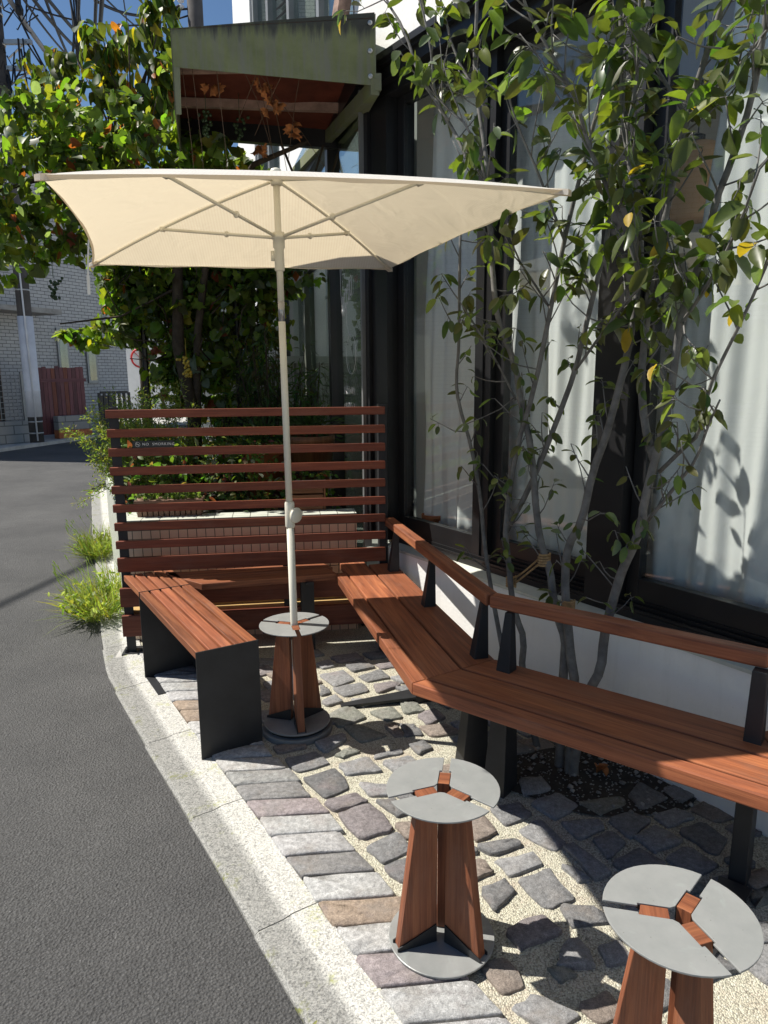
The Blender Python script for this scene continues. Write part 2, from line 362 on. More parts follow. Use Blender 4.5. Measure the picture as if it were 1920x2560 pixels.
# leaves: outline in leaf space (x across, y along), slight fold along the midrib and curl
def leaf(mb, base, d, n, L, W, col, kind='oval', curl=0.25, fold=0.18):
    d = Vector(d).normalized(); n = Vector(n); n = n - d * n.dot(d)
    n = n.normalized() if n.length > 1e-5 else d.orthogonal().normalized(); x = d.cross(n)
    if kind == 'oval': prof = [(0, 0.0), (0.32, 0.12), (0.5, 0.35), (0.46, 0.6), (0.28, 0.85), (0, 1.0)]
    elif kind == 'narrow': prof = [(0, 0.0), (0.5, 0.3), (0.4, 0.65), (0, 1.0)]
    elif kind == 'heart': prof = [(0, 0.06), (0.34, -0.10), (0.55, 0.18), (0.50, 0.42), (0.25, 0.78), (0, 1.0)]
    else: prof = [(0, 0.05), (0.38, -0.06), (0.62, 0.30), (0.36, 0.42), (0.46, 0.72), (0.18, 0.74), (0, 1.0)]
    base = Vector(base); P = []
    def pt(a, b_):
        z = abs(a) * W * fold * 2 - curl * L * b_ * b_
        return base + x * (a * W) + d * (b_ * L * (1 - 0.12 * curl * b_)) + n * z
    m_ = len(prof)
    for a, b_ in prof: P.append(pt(0, max(b_, 0)))
    for sgn in (1, -1):
        for a, b_ in prof[1:-1]: P.append(pt(sgn * a, b_))
    F = []; k = m_ - 2
    for q in range(2):
        s0 = m_ + q * k
        def idx(i): return 0 if i == 0 else (m_ - 1 if i == m_ - 1 else s0 + i - 1)
        for i in range(m_ - 1):
            c = [i, i + 1, idx(i + 1), idx(i)]; c2 = []
            for e in c:
                if e not in c2: c2.append(e)
            if q: c2 = c2[::-1]
            if len(c2) > 2: F.append(tuple(c2))
    mb.add(P, F, None, col)

def rdir(r=rnd):
    z = r.uniform(-1, 1); a = r.uniform(0, 2 * math.pi); s = math.sqrt(1 - z * z); return Vector((s * math.cos(a), s * math.sin(a), z))
STONES = [[[-0.381,2.572],[-0.284,2.611],[-0.234,2.538],[-0.335,2.488]],[[-0.167,2.52],[-0.081,2.561],[-0.031,2.484],[-0.141,2.465]],[[-0.29,2.425],[-0.196,2.48],[-0.146,2.378],[-0.218,2.324]],[[-0.206,2.274],[-0.117,2.317],[-0.079,2.275],[-0.169,2.234]],[[-0.084,2.39],[0.012,2.376],[0.019,2.324],[-0.055,2.322]],[[-0.147,2.203],[-0.058,2.246],[0.013,2.13],[-0.084,2.093]],[[-0.021,2.278],[0.032,2.289],[0.064,2.217],[0.037,2.206]],[[-0.05,2.036],[0.032,2.094],[0.068,2.021],[-0.006,1.967]],[[0.002,2.536],[0.098,2.57],[0.131,2.482],[0.046,2.47]],[[-0.036,2.597],[0.053,2.64],[0.06,2.61],[-0.032,2.572]],[[0.008,1.936],[0.075,1.975],[0.107,1.892],[0.043,1.88]],[[0.286,2.178],[0.332,2.191],[0.357,2.107],[0.295,2.072]],[[0.309,2.036],[0.415,2.059],[0.423,2.035],[0.337,1.998]],[[0.353,1.962],[0.458,1.992],[0.468,1.945],[0.382,1.907]],[[0.407,1.871],[0.495,1.912],[0.528,1.806],[0.456,1.78]],[[0.284,1.832],[0.347,1.872],[0.366,1.831],[0.31,1.767]],[[0.374,2.237],[0.465,2.259],[0.491,2.203],[0.41,2.155]],[[0.508,2.41],[0.574,2.416],[0.591,2.346],[0.505,2.323]],[[0.528,2.264],[0.613,2.31],[0.66,2.251],[0.584,2.185]],[[0.695,2.268],[0.831,2.295],[0.831,2.255],[0.743,2.2]],[[0.45,2.108],[0.524,2.154],[0.572,2.057],[0.526,2.024]],[[0.607,2.148],[0.715,2.162],[0.716,2.121],[0.639,2.076]],[[0.682,2.066],[0.741,2.098],[0.765,2.046],[0.696,1.983]],[[0.576,2.014],[0.605,2.028],[0.673,1.919],[0.624,1.892]],[[0.545,1.938],[0.577,1.924],[0.603,1.882],[0.573,1.878]],[[0.508,1.768],[0.584,1.764],[0.611,1.72],[0.517,1.7]],[[0.253,1.954],[0.296,1.962],[0.319,1.918],[0.263,1.889]],[[0.882,2.304],[0.936,2.374],[0.987,2.286],[0.894,2.237]],[[1.014,2.337],[1.083,2.366],[1.107,2.313],[1.046,2.269]],[[1.07,2.225],[1.147,2.267],[1.195,2.192],[1.118,2.162]],[[0.928,2.189],[1.006,2.225],[1.045,2.183],[0.946,2.138]],[[0.768,2.165],[0.836,2.201],[0.887,2.164],[0.801,2.086]],[[0.824,2.076],[0.895,2.119],[0.949,2.056],[0.86,2.012]],[[0.979,2.099],[1.063,2.137],[1.097,2.064],[1.038,2.001]],[[0.717,1.952],[0.799,2.003],[0.848,1.942],[0.746,1.902]],[[0.883,1.972],[0.96,2.011],[1.01,1.941],[0.928,1.896]],[[1.142,2.121],[1.207,2.14],[1.225,2.091],[1.164,2.078]],[[0.98,1.868],[1.041,1.887],[1.042,1.844],[0.974,1.814]],[[1.063,1.961],[1.127,1.991],[1.129,1.939],[1.081,1.923]],[[1.261,2.16],[1.309,2.18],[1.318,2.149],[1.273,2.135]],[[1.059,1.813],[1.129,1.843],[1.131,1.797],[1.058,1.769]],[[0.917,1.807],[0.97,1.829],[0.981,1.784],[0.919,1.763]],[[1.082,1.89],[1.15,1.914],[1.162,1.874],[1.086,1.843]],[[0.335,1.682],[0.428,1.727],[0.462,1.676],[0.363,1.629]],[[0.507,1.763],[0.596,1.773],[0.618,1.715],[0.527,1.666]],[[0.419,1.557],[0.458,1.57],[0.474,1.535],[0.432,1.523]],[[0.483,1.638],[0.512,1.638],[0.529,1.569],[0.444,1.57]],[[0.244,1.567],[0.31,1.58],[0.333,1.511],[0.287,1.488]],[[0.313,1.441],[0.366,1.471],[0.441,1.425],[0.374,1.389]],[[0.564,1.614],[0.615,1.637],[0.632,1.577],[0.572,1.569]],[[0.467,1.447],[0.536,1.478],[0.553,1.424],[0.496,1.409]],[[0.657,1.74],[0.722,1.772],[0.753,1.709],[0.678,1.67]],[[0.662,1.622],[0.742,1.659],[0.764,1.603],[0.685,1.568]],[[0.616,1.493],[0.687,1.517],[0.716,1.468],[0.637,1.438]],[[0.788,1.698],[0.854,1.728],[0.888,1.668],[0.805,1.63]],[[0.774,1.576],[0.843,1.602],[0.876,1.549],[0.791,1.516]],[[-0.318,3.365],[-0.218,3.407],[-0.168,3.31],[-0.243,3.249]],[[-0.121,3.351],[-0.028,3.415],[0.007,3.328],[-0.08,3.298]],[[-0.236,3.209],[-0.131,3.258],[-0.091,3.188],[-0.186,3.132]],[[-0.049,3.246],[0.042,3.265],[0.063,3.235],[-0.027,3.167]],[[-0.289,3.069],[-0.235,3.123],[-0.207,3.067],[-0.261,3.032]],[[-0.239,2.937],[-0.163,3.004],[-0.104,2.91],[-0.193,2.839]],[[-0.154,3.085],[-0.109,3.093],[-0.075,3.047],[-0.107,3.021]],[[-0.058,2.96],[0.03,2.993],[0.064,2.916],[0.005,2.893]],[[-0.166,2.815],[-0.109,2.83],[-0.014,2.76],[-0.098,2.71]],[[0.005,2.829],[0.043,2.852],[0.072,2.766],[0.042,2.752]],[[0.074,2.843],[0.12,2.843],[0.15,2.765],[0.086,2.759]],[[-0.28,2.698],[-0.188,2.755],[-0.172,2.718],[-0.238,2.634]],[[-0.193,2.599],[-0.146,2.647],[-0.113,2.619],[-0.164,2.583]],[[-0.082,2.653],[0.026,2.694],[0.068,2.623],[-0.031,2.571]],[[-0.449,2.657],[-0.353,2.699],[-0.334,2.656],[-0.422,2.623]],[[0.105,2.671],[0.158,2.692],[0.183,2.649],[0.138,2.609]],[[-0.312,3.24],[-0.283,3.21],[-0.263,3.161],[-0.303,3.143]],[[-0.275,3.592],[-0.164,3.639],[-0.123,3.577],[-0.234,3.532]],[[-0.106,3.638],[-0.01,3.674],[0.028,3.611],[-0.067,3.576]],[[-0.194,3.485],[-0.113,3.53],[-0.065,3.46],[-0.155,3.417]],[[-0.353,3.51],[-0.3,3.545],[-0.268,3.486],[-0.321,3.453]],[[-0.038,3.494],[0.055,3.527],[0.063,3.469],[-0.01,3.448]],[[-0.481,3.645],[-0.379,3.693],[-0.345,3.63],[-0.437,3.595]],[[-0.674,3.436],[-0.617,3.48],[-0.57,3.412],[-0.635,3.37]],[[0.072,3.063],[0.136,3.044],[0.165,2.974],[0.093,2.958]],[[0.154,2.923],[0.221,2.973],[0.255,2.905],[0.189,2.858]],[[0.259,3.06],[0.32,3.096],[0.347,3.041],[0.287,3.007]]]
STEMS = {"a":[[0.501,2.793,0.306,0.012],[0.481,2.814,0.422,0.0114],[0.444,2.861,0.623,0.0108],[0.416,2.893,0.824,0.0102],[0.404,2.902,0.971,0.0096],[0.368,2.947,1.194,0.009],[0.314,3.017,1.382,0.0084],[0.305,3.022,1.478,0.0078],[0.314,2.999,1.619,0.0072],[0.311,2.996,1.846,0.0066],[0.311,2.985,2.045,0.006]],"b":[[0.673,2.51,0.048,0.021],[0.672,2.509,0.354,0.0203],[0.673,2.506,0.446,0.0196],[0.673,2.504,0.528,0.0189],[0.65,2.536,0.595,0.0182],[0.633,2.559,0.677,0.0175],[0.623,2.572,0.773,0.0168],[0.602,2.601,0.829,0.0161],[0.579,2.633,0.947,0.0154],[0.557,2.662,1.222,0.0147],[0.519,2.717,1.393,0.014],[0.502,2.739,1.531,0.0133],[0.441,2.828,1.699,0.0126],[0.424,2.851,1.871,0.0119],[0.414,2.864,2.001,0.0112],[0.406,2.873,2.207,0.0105],[0.386,2.902,2.37,0.0098],[0.36,2.938,2.543,0.0091],[0.351,2.948,2.665,0.0084],[0.356,2.939,2.779,0.0077],[0.356,2.938,2.934,0.007]],"c":[[0.621,2.652,-0.016,0.017],[0.558,2.73,0.301,0.0162],[0.562,2.708,0.45,0.0154],[0.534,2.734,0.525,0.0146],[0.515,2.748,0.6,0.0139],[0.496,2.76,0.78,0.0131],[0.481,2.767,0.902,0.0123],[0.507,2.713,1.217,0.0115],[0.552,2.63,1.438,0.0107],[0.586,2.565,1.717,0.0099],[0.611,2.512,1.937,0.0091],[0.632,2.467,2.077,0.0084],[0.674,2.389,2.324,0.0076],[0.713,2.315,2.503,0.0068],[0.72,2.29,2.636,0.006]],"d":[[0.498,2.833,0.863,0.013],[0.571,2.707,1.083,0.0123],[0.628,2.606,1.312,0.0116],[0.672,2.522,1.511,0.0109],[0.687,2.482,1.649,0.0102],[0.714,2.424,1.85,0.0095],[0.72,2.397,1.916,0.0088],[0.728,2.368,2.123,0.0081],[0.746,2.324,2.301,0.0074],[0.754,2.292,2.461,0.0067],[0.752,2.279,2.609,0.006]],"e":[[0.701,2.469,0.055,0.022],[0.704,2.452,0.365,0.0212],[0.685,2.467,0.472,0.0203],[0.672,2.475,0.592,0.0195],[0.663,2.475,0.656,0.0187],[0.653,2.478,0.775,0.0178],[0.655,2.462,0.896,0.017],[0.685,2.405,0.991,0.0162],[0.702,2.369,1.173,0.0153],[0.726,2.32,1.294,0.0145],[0.74,2.287,1.408,0.0137],[0.757,2.25,1.551,0.0128],[0.766,2.225,1.703,0.012],[0.767,2.21,1.883,0.0112],[0.747,2.228,2.02,0.0103],[0.727,2.244,2.113,0.0095],[0.707,2.263,2.227,0.0087],[0.697,2.266,2.362,0.0078],[0.682,2.275,2.608,0.007]],"e2":[[0.841,2.2,1.232,0.015],[0.812,2.218,1.338,0.0142],[0.792,2.22,1.48,0.0134],[0.79,2.198,1.618,0.0127],[0.787,2.177,1.748,0.0119],[0.791,2.145,1.831,0.0111],[0.821,2.074,2.176,0.0103],[0.824,2.045,2.223,0.0096],[0.854,1.974,2.407,0.0088],[0.856,1.946,2.455,0.008]],"f":[[0.711,2.453,0.072,0.021],[0.739,2.397,0.375,0.0204],[0.762,2.349,0.474,0.0197],[0.761,2.336,0.597,0.0191],[0.766,2.313,0.683,0.0184],[0.776,2.283,0.79,0.0178],[0.784,2.258,0.864,0.0171],[0.802,2.216,0.955,0.0164],[0.813,2.185,1.044,0.0158],[0.809,2.177,1.091,0.0152],[0.822,2.142,1.239,0.0145],[0.832,2.113,1.333,0.0139],[0.839,2.088,1.481,0.0132],[0.837,2.075,1.623,0.0126],[0.855,2.034,1.75,0.0119],[0.87,1.998,1.848,0.0112],[0.872,1.98,1.933,0.0106],[0.889,1.941,2.023,0.01],[0.908,1.898,2.154,0.0093],[0.912,1.877,2.288,0.0087],[0.912,1.861,2.405,0.008]],"g":[[0.854,2.181,1.198,0.008],[0.876,2.094,1.268,0.0073],[0.897,2.01,1.333,0.0067],[0.888,1.969,1.45,0.006],[0.895,1.905,1.542,0.0053],[0.906,1.835,1.641,0.0047],[0.922,1.758,1.785,0.004]],"h":[[0.84,2.237,1.02,0.007],[0.886,2.102,1.181,0.006],[0.895,2.022,1.253,0.005],[0.893,1.958,1.36,0.004],[0.889,1.896,1.427,0.003]],"i":[[0.417,2.846,1.997,0.009],[0.361,2.903,2.231,0.0083],[0.264,3.02,2.473,0.0077],[0.153,3.158,2.682,0.007],[0.098,3.213,2.875,0.0063],[0.022,3.298,3.023,0.0057],[-0.018,3.331,3.158,0.005]],"j":[[0.261,2.988,2.463,0.006],[0.242,2.991,2.479,0.0056],[0.204,3.023,2.59,0.0052],[0.19,3.019,2.751,0.0048],[0.151,3.051,2.909,0.0044],[0.121,3.071,3.0,0.004]],"k":[[0.359,2.932,2.541,0.006],[0.278,2.999,2.702,0.0053],[0.229,3.019,2.893,0.0047],[0.208,2.995,2.95,0.004]],"l":[[0.403,2.849,2.169,0.007],[0.386,2.816,2.202,0.006],[0.334,2.836,2.382,0.005],[0.222,2.944,2.513,0.004],[0.177,2.951,2.592,0.003]],"m":[[0.739,2.119,1.759,0.009],[0.689,2.11,1.889,0.0083],[0.627,2.121,2.014,0.0076],[0.57,2.123,2.122,0.0069],[0.528,2.104,2.234,0.0061],[0.46,2.124,2.35,0.0054],[0.396,2.137,2.457,0.0047],[0.367,2.098,2.505,0.004]],"n":[[0.753,2.169,1.876,0.008],[0.7,2.208,2.159,0.007],[0.708,2.156,2.274,0.006],[0.698,2.13,2.379,0.005],[0.686,2.108,2.508,0.004]],"o":[[0.833,2.104,2.186,0.007],[0.816,2.077,2.182,0.0063],[0.736,2.142,2.343,0.0055],[0.688,2.158,2.493,0.0047],[0.663,2.141,2.543,0.004]],"p":[[0.838,2.08,2.166,0.007],[0.863,1.947,2.213,0.006],[0.87,1.84,2.239,0.005],[0.867,1.75,2.256,0.004]],"q":[[0.6,2.467,1.93,0.006],[0.553,2.457,2.027,0.0053],[0.498,2.459,2.149,0.0045],[0.443,2.46,2.257,0.0037],[0.399,2.444,2.357,0.003]],"r":[[0.665,2.496,1.511,0.006],[0.696,2.339,1.615,0.0053],[0.719,2.193,1.7,0.0045],[0.75,2.035,1.77,0.0037],[0.745,1.931,1.874,0.003]],"s":[[0.508,2.748,1.399,0.005],[0.431,2.767,1.55,0.0043],[0.341,2.804,1.7,0.0037],[0.279,2.801,1.789,0.003]],"t":[[0.589,2.574,1.717,0.005],[0.519,2.571,1.817,0.0043],[0.458,2.554,1.894,0.0037],[0.419,2.503,1.988,0.003]],"u":[[0.839,2.078,1.623,0.006],[0.857,1.926,1.734,0.005],[0.857,1.8,1.847,0.004],[0.842,1.697,1.945,0.003]]}

# ================================================================== the setting: ground, road, kerb, paving
mb = MB(); mb.add([(-120, -60, -.06), (120, -60, -.06), (120, 160, -.06), (-120, 160, -.06)], [(0, 1, 2, 3)])
struct(mb.build("ground", "concrete"))
KO = [V3(3.0, -3.7), V3(.9, -.34), V3(-.192, 1.41), V3(-.40, 1.745), V3(-.617, 2.10), V3(-.90, 2.55), V3(-1.135, 2.93), V3(-1.428, 3.42), V3(-1.641, 3.90), V3(-1.874, 4.47), V3(-2.064, 4.92), V3(-2.714, 6.445), V3(-4.0, 9.6), V3(-4.1, 14), V3(-3.2, 22), V3(1, 40)]
FAR = [V3(1, 45), V3(-6.0, 24), V3(-7.0, 18.1), V3(-7.85, 14.3), V3(-7.9, 9), V3(-7.0, 3), V3(-5, -5)]
mb = MB(); pts = KO + FAR; mb.add([(p.x + .0, p.y, -.012) for p in pts], [tuple(range(len(pts)))])
struct(mb.build("road", "asphalt"))
mb = MB(); pts = FAR + [V3(-30, -5), V3(-30, 45)]; mb.add([(p.x, p.y, -.008) for p in pts], [tuple(range(len(pts)))])
struct(mb.build("pavement", "concrete"))
# far gutter strip
mb = MB()
for a, b in zip(FAR[1:-1], FAR[2:]):
    d = (b - a).normalized(); q = Vector((0, 0, 1)).cross(d) * -1
    mb.prism([a + V3(0, 0, -.02), b + V3(0, 0, -.02), b + q * .22 + V3(0, 0, -.02), a + q * .22 + V3(0, 0, -.02)], (0, 0, .08))
struct(mb.build("gutter", "concrete"))

def along(line, s):
    for a, b in zip(line[:-1], line[1:]):
        L = (b - a).length
        if s <= L: return a + (b - a) * (s / L), (b - a).normalized()
        s -= L
    return b, (b - a).normalized()
KL = sum((b - a).length for a, b in zip(KO[:13][:-1], KO[:13][1:]))
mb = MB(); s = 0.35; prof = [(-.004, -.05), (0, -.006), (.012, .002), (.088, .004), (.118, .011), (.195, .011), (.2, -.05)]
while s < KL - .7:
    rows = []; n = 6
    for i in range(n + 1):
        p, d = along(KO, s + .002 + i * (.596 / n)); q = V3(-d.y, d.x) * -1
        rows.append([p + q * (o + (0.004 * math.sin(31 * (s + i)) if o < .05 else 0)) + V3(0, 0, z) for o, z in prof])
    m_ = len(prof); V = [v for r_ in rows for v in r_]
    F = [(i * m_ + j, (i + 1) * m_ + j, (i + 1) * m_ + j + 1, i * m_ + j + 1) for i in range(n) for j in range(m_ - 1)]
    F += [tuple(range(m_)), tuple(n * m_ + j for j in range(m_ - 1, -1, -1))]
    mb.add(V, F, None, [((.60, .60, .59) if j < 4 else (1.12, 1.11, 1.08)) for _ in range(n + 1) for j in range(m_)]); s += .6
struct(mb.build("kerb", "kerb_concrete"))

# patio bed
inner = []
for p, pn in zip(KO[1:10], KO[2:11]):
    d = (pn - p).normalized(); inner.append(p + V3(d.y, -d.x) * .193)
pts = inner + [V3(-.1, 4.6), V3(.3, 3.9), V3(3.4, -.9), V3(2.6, -2)]
mb = MB(); mb.add([(p.x, p.y, 0.002) for p in pts], [tuple(range(len(pts)))])
struct(mb.build("patio", "pea_gravel"))

def stone(mb, quad, h, col, jit=.004, z0=-.01, rr=.20, gr=1.14):
    q = [V3(*p) for p in quad]; c = sum(q, V3(0, 0)) / 4; q = [c + (t - c) * gr for t in q]; ring = []
    for i in range(4):
        a, b = q[i - 1], q[(i + 1) % 4]; p = q[i]
        e0 = p + (a - p) * rr * rnd.uniform(.5, 1.1); e1 = p + (b - p) * rr * rnd.uniform(.5, 1.1)
        ring.append(e0); ring.append((e0 + e1) / 2 * .45 + p * .55); ring.append(e1)
        ring.append((p + (b - p) * .5))
    ring = [p + V3(rnd.uniform(-jit, jit), rnd.uniform(-jit, jit)) for p in ring]; n = len(ring)
    tz = [rnd.uniform(-.0025, .0025) for _ in ring]; V = []
    for inset, z in ((0, z0), (0, h * .55), (.014, h * .88), (.05, h), (.5, h + .001)):
        for i, p in enumerate(ring):
            r_ = p + (c - p) * inset; V.append((r_.x, r_.y, z + (tz[i] if inset else 0)))
    V.append((c.x, c.y, h + .002)); F = []
    for k in range(4):
        for i in range(n):
            j = (i + 1) % n; F.append((k * n + i, k * n + j, (k + 1) * n + j, (k + 1) * n + i))
    for i in range(n): F.append((4 * n + i, 4 * n + (i + 1) % n, 5 * n))
    ar = sum(q[i].x * q[(i + 1) % 4].y - q[(i + 1) % 4].x * q[i].y for i in range(4))
    if ar < 0: F = [f[::-1] for f in F]
    mb.add(V, F, None, col)
def scol(dark=0):
    r_ = rnd.random()
    if r_ < .62: g = rnd.uniform(.17, .34); c = (g, g, g * 1.0)
    elif r_ < .8: c = (.28, .235, .20)
    elif r_ < .9: c = (.245, .25, .215)
    else: c = (.25, .225, .226)
    return c
mb = MB(); cent = []
for q in STONES:
    c = (sum(p[0] for p in q) / 4, sum(p[1] for p in q) / 4)
    if any((c[0] - e[0]) ** 2 + (c[1] - e[1]) ** 2 < .05 ** 2 for e in cent): continue
    cent.append(c); stone(mb, q, rnd.uniform(.010, .017), scol(), gr=1.30)
e1 = V3(.97, .24).normalized(); e2 = V3(-.56, .83).normalized()
def off_wall(x, y): return (x - 0.0) * -.829 + (y - 3.93) * -.559
for i in range(-14, 22):
    for j in range(-14, 26):
        p = V3(.1, 2.0) + e1 * (i * .132 + (j % 2) * .066 + rnd.uniform(-.010, .010)) + e2 * (j * .112 + rnd.uniform(-.008, .008))
        kd = min(((p.x - a.x) * (b.y - a.y) - (p.y - a.y) * (b.x - a.x)) / (b - a).length for a, b in zip(KO[1:8], KO[2:9]) if (a.y - .3) < p.y < (b.y + .3)) if .0 < p.y < 3.6 else -1
        if kd < .52 or off_wall(p.x, p.y) < .06 or p.y > 4.1 or p.y < .2: continue
        if ((p.x - .76) / .42) ** 2 + ((p.y - 2.42) / .22) ** 2 < 1: continue
        if any((p.x - c[0]) ** 2 + (p.y - c[1]) ** 2 < .106 ** 2 for c in cent): continue
        cent.append((p.x, p.y)); a, b = rnd.uniform(.048, .060), rnd.uniform(.040, .050)
        q = [p - e1 * a - e2 * b, p + e1 * a - e2 * b, p + e1 * a + e2 * b, p - e1 * a + e2 * b]
        q = [(t.x + rnd.uniform(-.012, .012), t.y + rnd.uniform(-.012, .012)) for t in q]
        stone(mb, q, rnd.uniform(.010, .016), scol())
struct(mb.build("paving_stones", "sett_stone", smooth=True))
SL = [(.27, .99), (.21, 1.09), (.15, 1.19), (.09, 1.29), (.03, 1.39), (-.035, 1.492), (-.098, 1.594), (-.156, 1.69), (-.215, 1.785), (-.267, 1.888), (-.333, 1.981), (-.394, 2.082), (-.446, 2.181), (-.508, 2.275), (-.567, 2.377), (-.625, 2.465), (-.683, 2.554), (-.745, 2.645), (-.812, 2.757), (-.877, 2.867), (-.94, 2.973), (-1.0, 3.066), (-1.06, 3.165), (-1.12, 3.264), (-1.18, 3.36), (-1.24, 3.46), (-1.30, 3.56), (-1.36, 3.66)]
mb = MB(); ecol = [(.42, .415, .41), (.24, .235, .23), (.44, .435, .42), (.31, .27, .27), (.38, .38, .37), (.33, .26, .20), (.43, .43, .42), (.29, .29, .28), (.45, .45, .44)]
order = [0, 2, 8, 0, 6, 3, 2, 5, 8, 1, 0, 6, 3, 1, 7, 2, 0, 6, 2, 5, 5, 0, 4, 6, 1, 0, 2]
for i, (a, b) in enumerate(zip(SL[:-1], SL[1:])):
    u = V3(b[0] - a[0], b[1] - a[1]); uu = u.normalized() * .004; w1 = V3(.237 + rnd.uniform(-.012, .012), .022); g = V3(.012, 0)
    A = V3(*a) + uu + g; B = V3(*b) - uu + g
    stone(mb, [A, A + w1, B + w1, B], .020, tuple(x * 1.12 for x in ecol[order[i]]), .0025, -.01, .08, 1.0)
struct(mb.build("edge_stones", "sett_stone", smooth=True))

# soil bed round the trees
mb = MB(); P = []
for i in range(40):
    a = 2 * math.pi * i / 40; r_ = 1 + .06 * math.sin(3 * a) + .04 * math.sin(7 * a); P.append((.76 + .40 * r_ * math.cos(a) + .05 * math.sin(a), 2.43 + .215 * r_ * math.sin(a) - .10 * math.cos(a), .008))
mb.add(P, [tuple(range(40))]); struct(mb.build("soil", "soil"))
mb = MB()
for i in range(900):
    a = rnd.uniform(0, 6.283); r_ = math.sqrt(rnd.random()) * 1.05; x = .76 + .40 * r_ * math.cos(a) + .05 * math.sin(a) * r_; y = 2.43 + .215 * r_ * math.sin(a) - .10 * math.cos(a) * r_
    s = rnd.uniform(.002, .0055) if rnd.random() < .93 else rnd.uniform(.007, .013); g = rnd.uniform(.3, 1.2)
    c = V3(x, y, .008 + s * .4); V = [c + Vector((sx * s * rnd.uniform(.7, 1.4), sy * s * rnd.uniform(.7, 1.4), sz * s * .7)) for sx, sy, sz in ((1, 0, 0), (0, 1, 0), (-1, 0, 0), (0, -1, 0), (0, 0, 1), (0, 0, -1))]
    mb.add(V, [(0, 1, 4), (1, 2, 4), (2, 3, 4), (3, 0, 4), (1, 0, 5), (2, 1, 5), (3, 2, 5), (0, 3, 5)], None, (g, g, g))
tag(mb.build("gravel", "pebble", smooth=True), "loose dark gravel spread round the tree stems under the bench", "gravel", kind='stuff')
for i, (x, y) in enumerate([(.792, 2.435), (.822, 2.408), (.816, 2.462)]):
    mb = MB(); leaf(mb, (x, y, .022), (math.cos(i * 2), math.sin(i * 2), .25), (.2, .1, 1), .05, .035, (1, 1, 1), 'oval', -.35, .5)
    tag(mb.build("fallen_leaf", "dried_leaf", smooth=True), "curled orange dead leaf lying on the dark gravel under the long bench", "leaf", "dead leaves on the gravel")

# ================================================================== timber and steel furniture
BEV = .003
def poly_board(mb, pts, z, th, u, tint=None):
    mb.prism([V3(p.x, p.y, z) for p in pts], (0, 0, -th), u, tint or wt())

# ---- slatted screen
FL = V3(-1.409, 3.695); FD = V3(.99, .143).normalized(); FN = V3(.143, -.99).normalized()   # FN faces the seats
fence = thing("slatted_screen", "tall screen of horizontal dark red timber slats between black steel posts", "screen", FL)
LEN = 1.40
mb = MB(); wide = MB()
for k in range(8):
    zt = 1.328 - k * .0984
    mb.box(FL + FD * (LEN / 2 + .005) + FN * .028 + V3(0, 0, zt - .021), LEN / 2 + .022, .012, .021, FD, None, (0, 0, 1), FD, wt(.85, 1.1))
mb.build("slats", "slat_wood", fence, bevel=BEV)
for zt, zb in ((.547, .470), (.380, .275), (.226, .108)):
    q = MB(); q.box(FL + FD * (LEN / 2 + .005) + FN * .028 + V3(0, 0, (zt + zb) / 2), LEN / 2 + .022, .012, (zt - zb) / 2, FD, None, (0, 0, 1), FD, wt(.8, 1.0)); q.build("wide_board", "slat_wood", fence, bevel=BEV)
for u_ in (.0, LEN, .86):
    q = MB(); hh = 1.33 if u_ != .86 else .46
    q.box(FL + FD * u_ + FN * -.018 + V3(0, 0, hh / 2 + .01), .006, .032, hh / 2, FD)
    q.box(FL + FD * (u_ + .024) + FN * .010 + V3(0, 0, hh / 2 + .01), .018, .004, hh / 2, FD)
    po = q.build("post", "black_steel", fence)
    q = MB(); q.box(FL + FD * (u_ + .03) + FN * -.01 + V3(0, 0, .008), .06, .06, .004, FD)
    for sx in (-.04, .04): q.lathe(FL + FD * (u_ + .03 + sx) + FN * .02 + V3(0, 0, .01), [(.009, 0), (.009, .012), (.005, .02)], 8)
    q.build("foot_plate", "black_steel", po)
    if u_ != LEN:
        q = MB(); q.box(FL + FD * (u_ + .03) + FN * -.01 + V3(0, 0, -.005), .09, .08, .009, FD); q.build("footing", "concrete", po)

# ---- NO SMORKING plate
sgn = thing("no_smoking_sign", "small black plate reading no smorking in white letters, standing on the third slat", "sign", FL + FD * .21 + V3(0, 0, 1.14))
sc = FL + FD * .21 + FN * .034 + V3(0, 0, 1.150)
mb = MB(); mb.box(sc, .104, .003, .018, FD); mb.build("plate", "sign_black", sgn, bevel=.001)
txt = bpy.data.curves.new("lettering", 'FONT'); txt.body = "NO  SMORKING"; txt.size = .0192; txt.extrude = .0004; txt.align_x = 'LEFT'; txt.align_y = 'CENTER'; txt.space_character = 1.22
to = bpy.data.objects.new("lettering", txt); COL.objects.link(to); txt.materials.append(MAT["sign_white"]); to.parent = sgn; to.matrix_parent_inverse = Matrix.Translation(-sgn.location)
ml = Matrix((FD, V3(0, 0, 1), FN)).transposed().to_4x4(); ml.translation = sc + FN * .0034 - FD * .055; to.matrix_basis = ml
me_t = bpy.data.meshes.new_from_object(to.evaluated_get(bpy.context.evaluated_depsgraph_get())); bpy.data.objects.remove(to); me_t.name = "lettering"
me_t.transform(ml); lo_ = bpy.data.objects.new("lettering", me_t); COL.objects.link(lo_); lo_.parent = sgn; lo_.matrix_parent_inverse = Matrix.Translation(-sgn.location); me_t.materials.clear(); me_t.materials.append(MAT["sign_white"])
mb = MB(); cc = sc + FN * .0038 - FD * .078
ring = [cc + (FD * math.cos(a) + V3(0, 0, 1) * math.sin(a)) * .0115 for a in [i * math.pi / 12 for i in range(25)]]
mb.tube(ring, .0008, 5); mb.bar(cc + (FD * -1 + V3(0, 0, 1)) * .008, cc + (FD - V3(0, 0, 1)) * .008, .0016, .001, FN); mb.bar(cc - FD * .007, cc + FD * .007, .002, .001, FN)
mb.build("emblem", "sign_white", sgn)

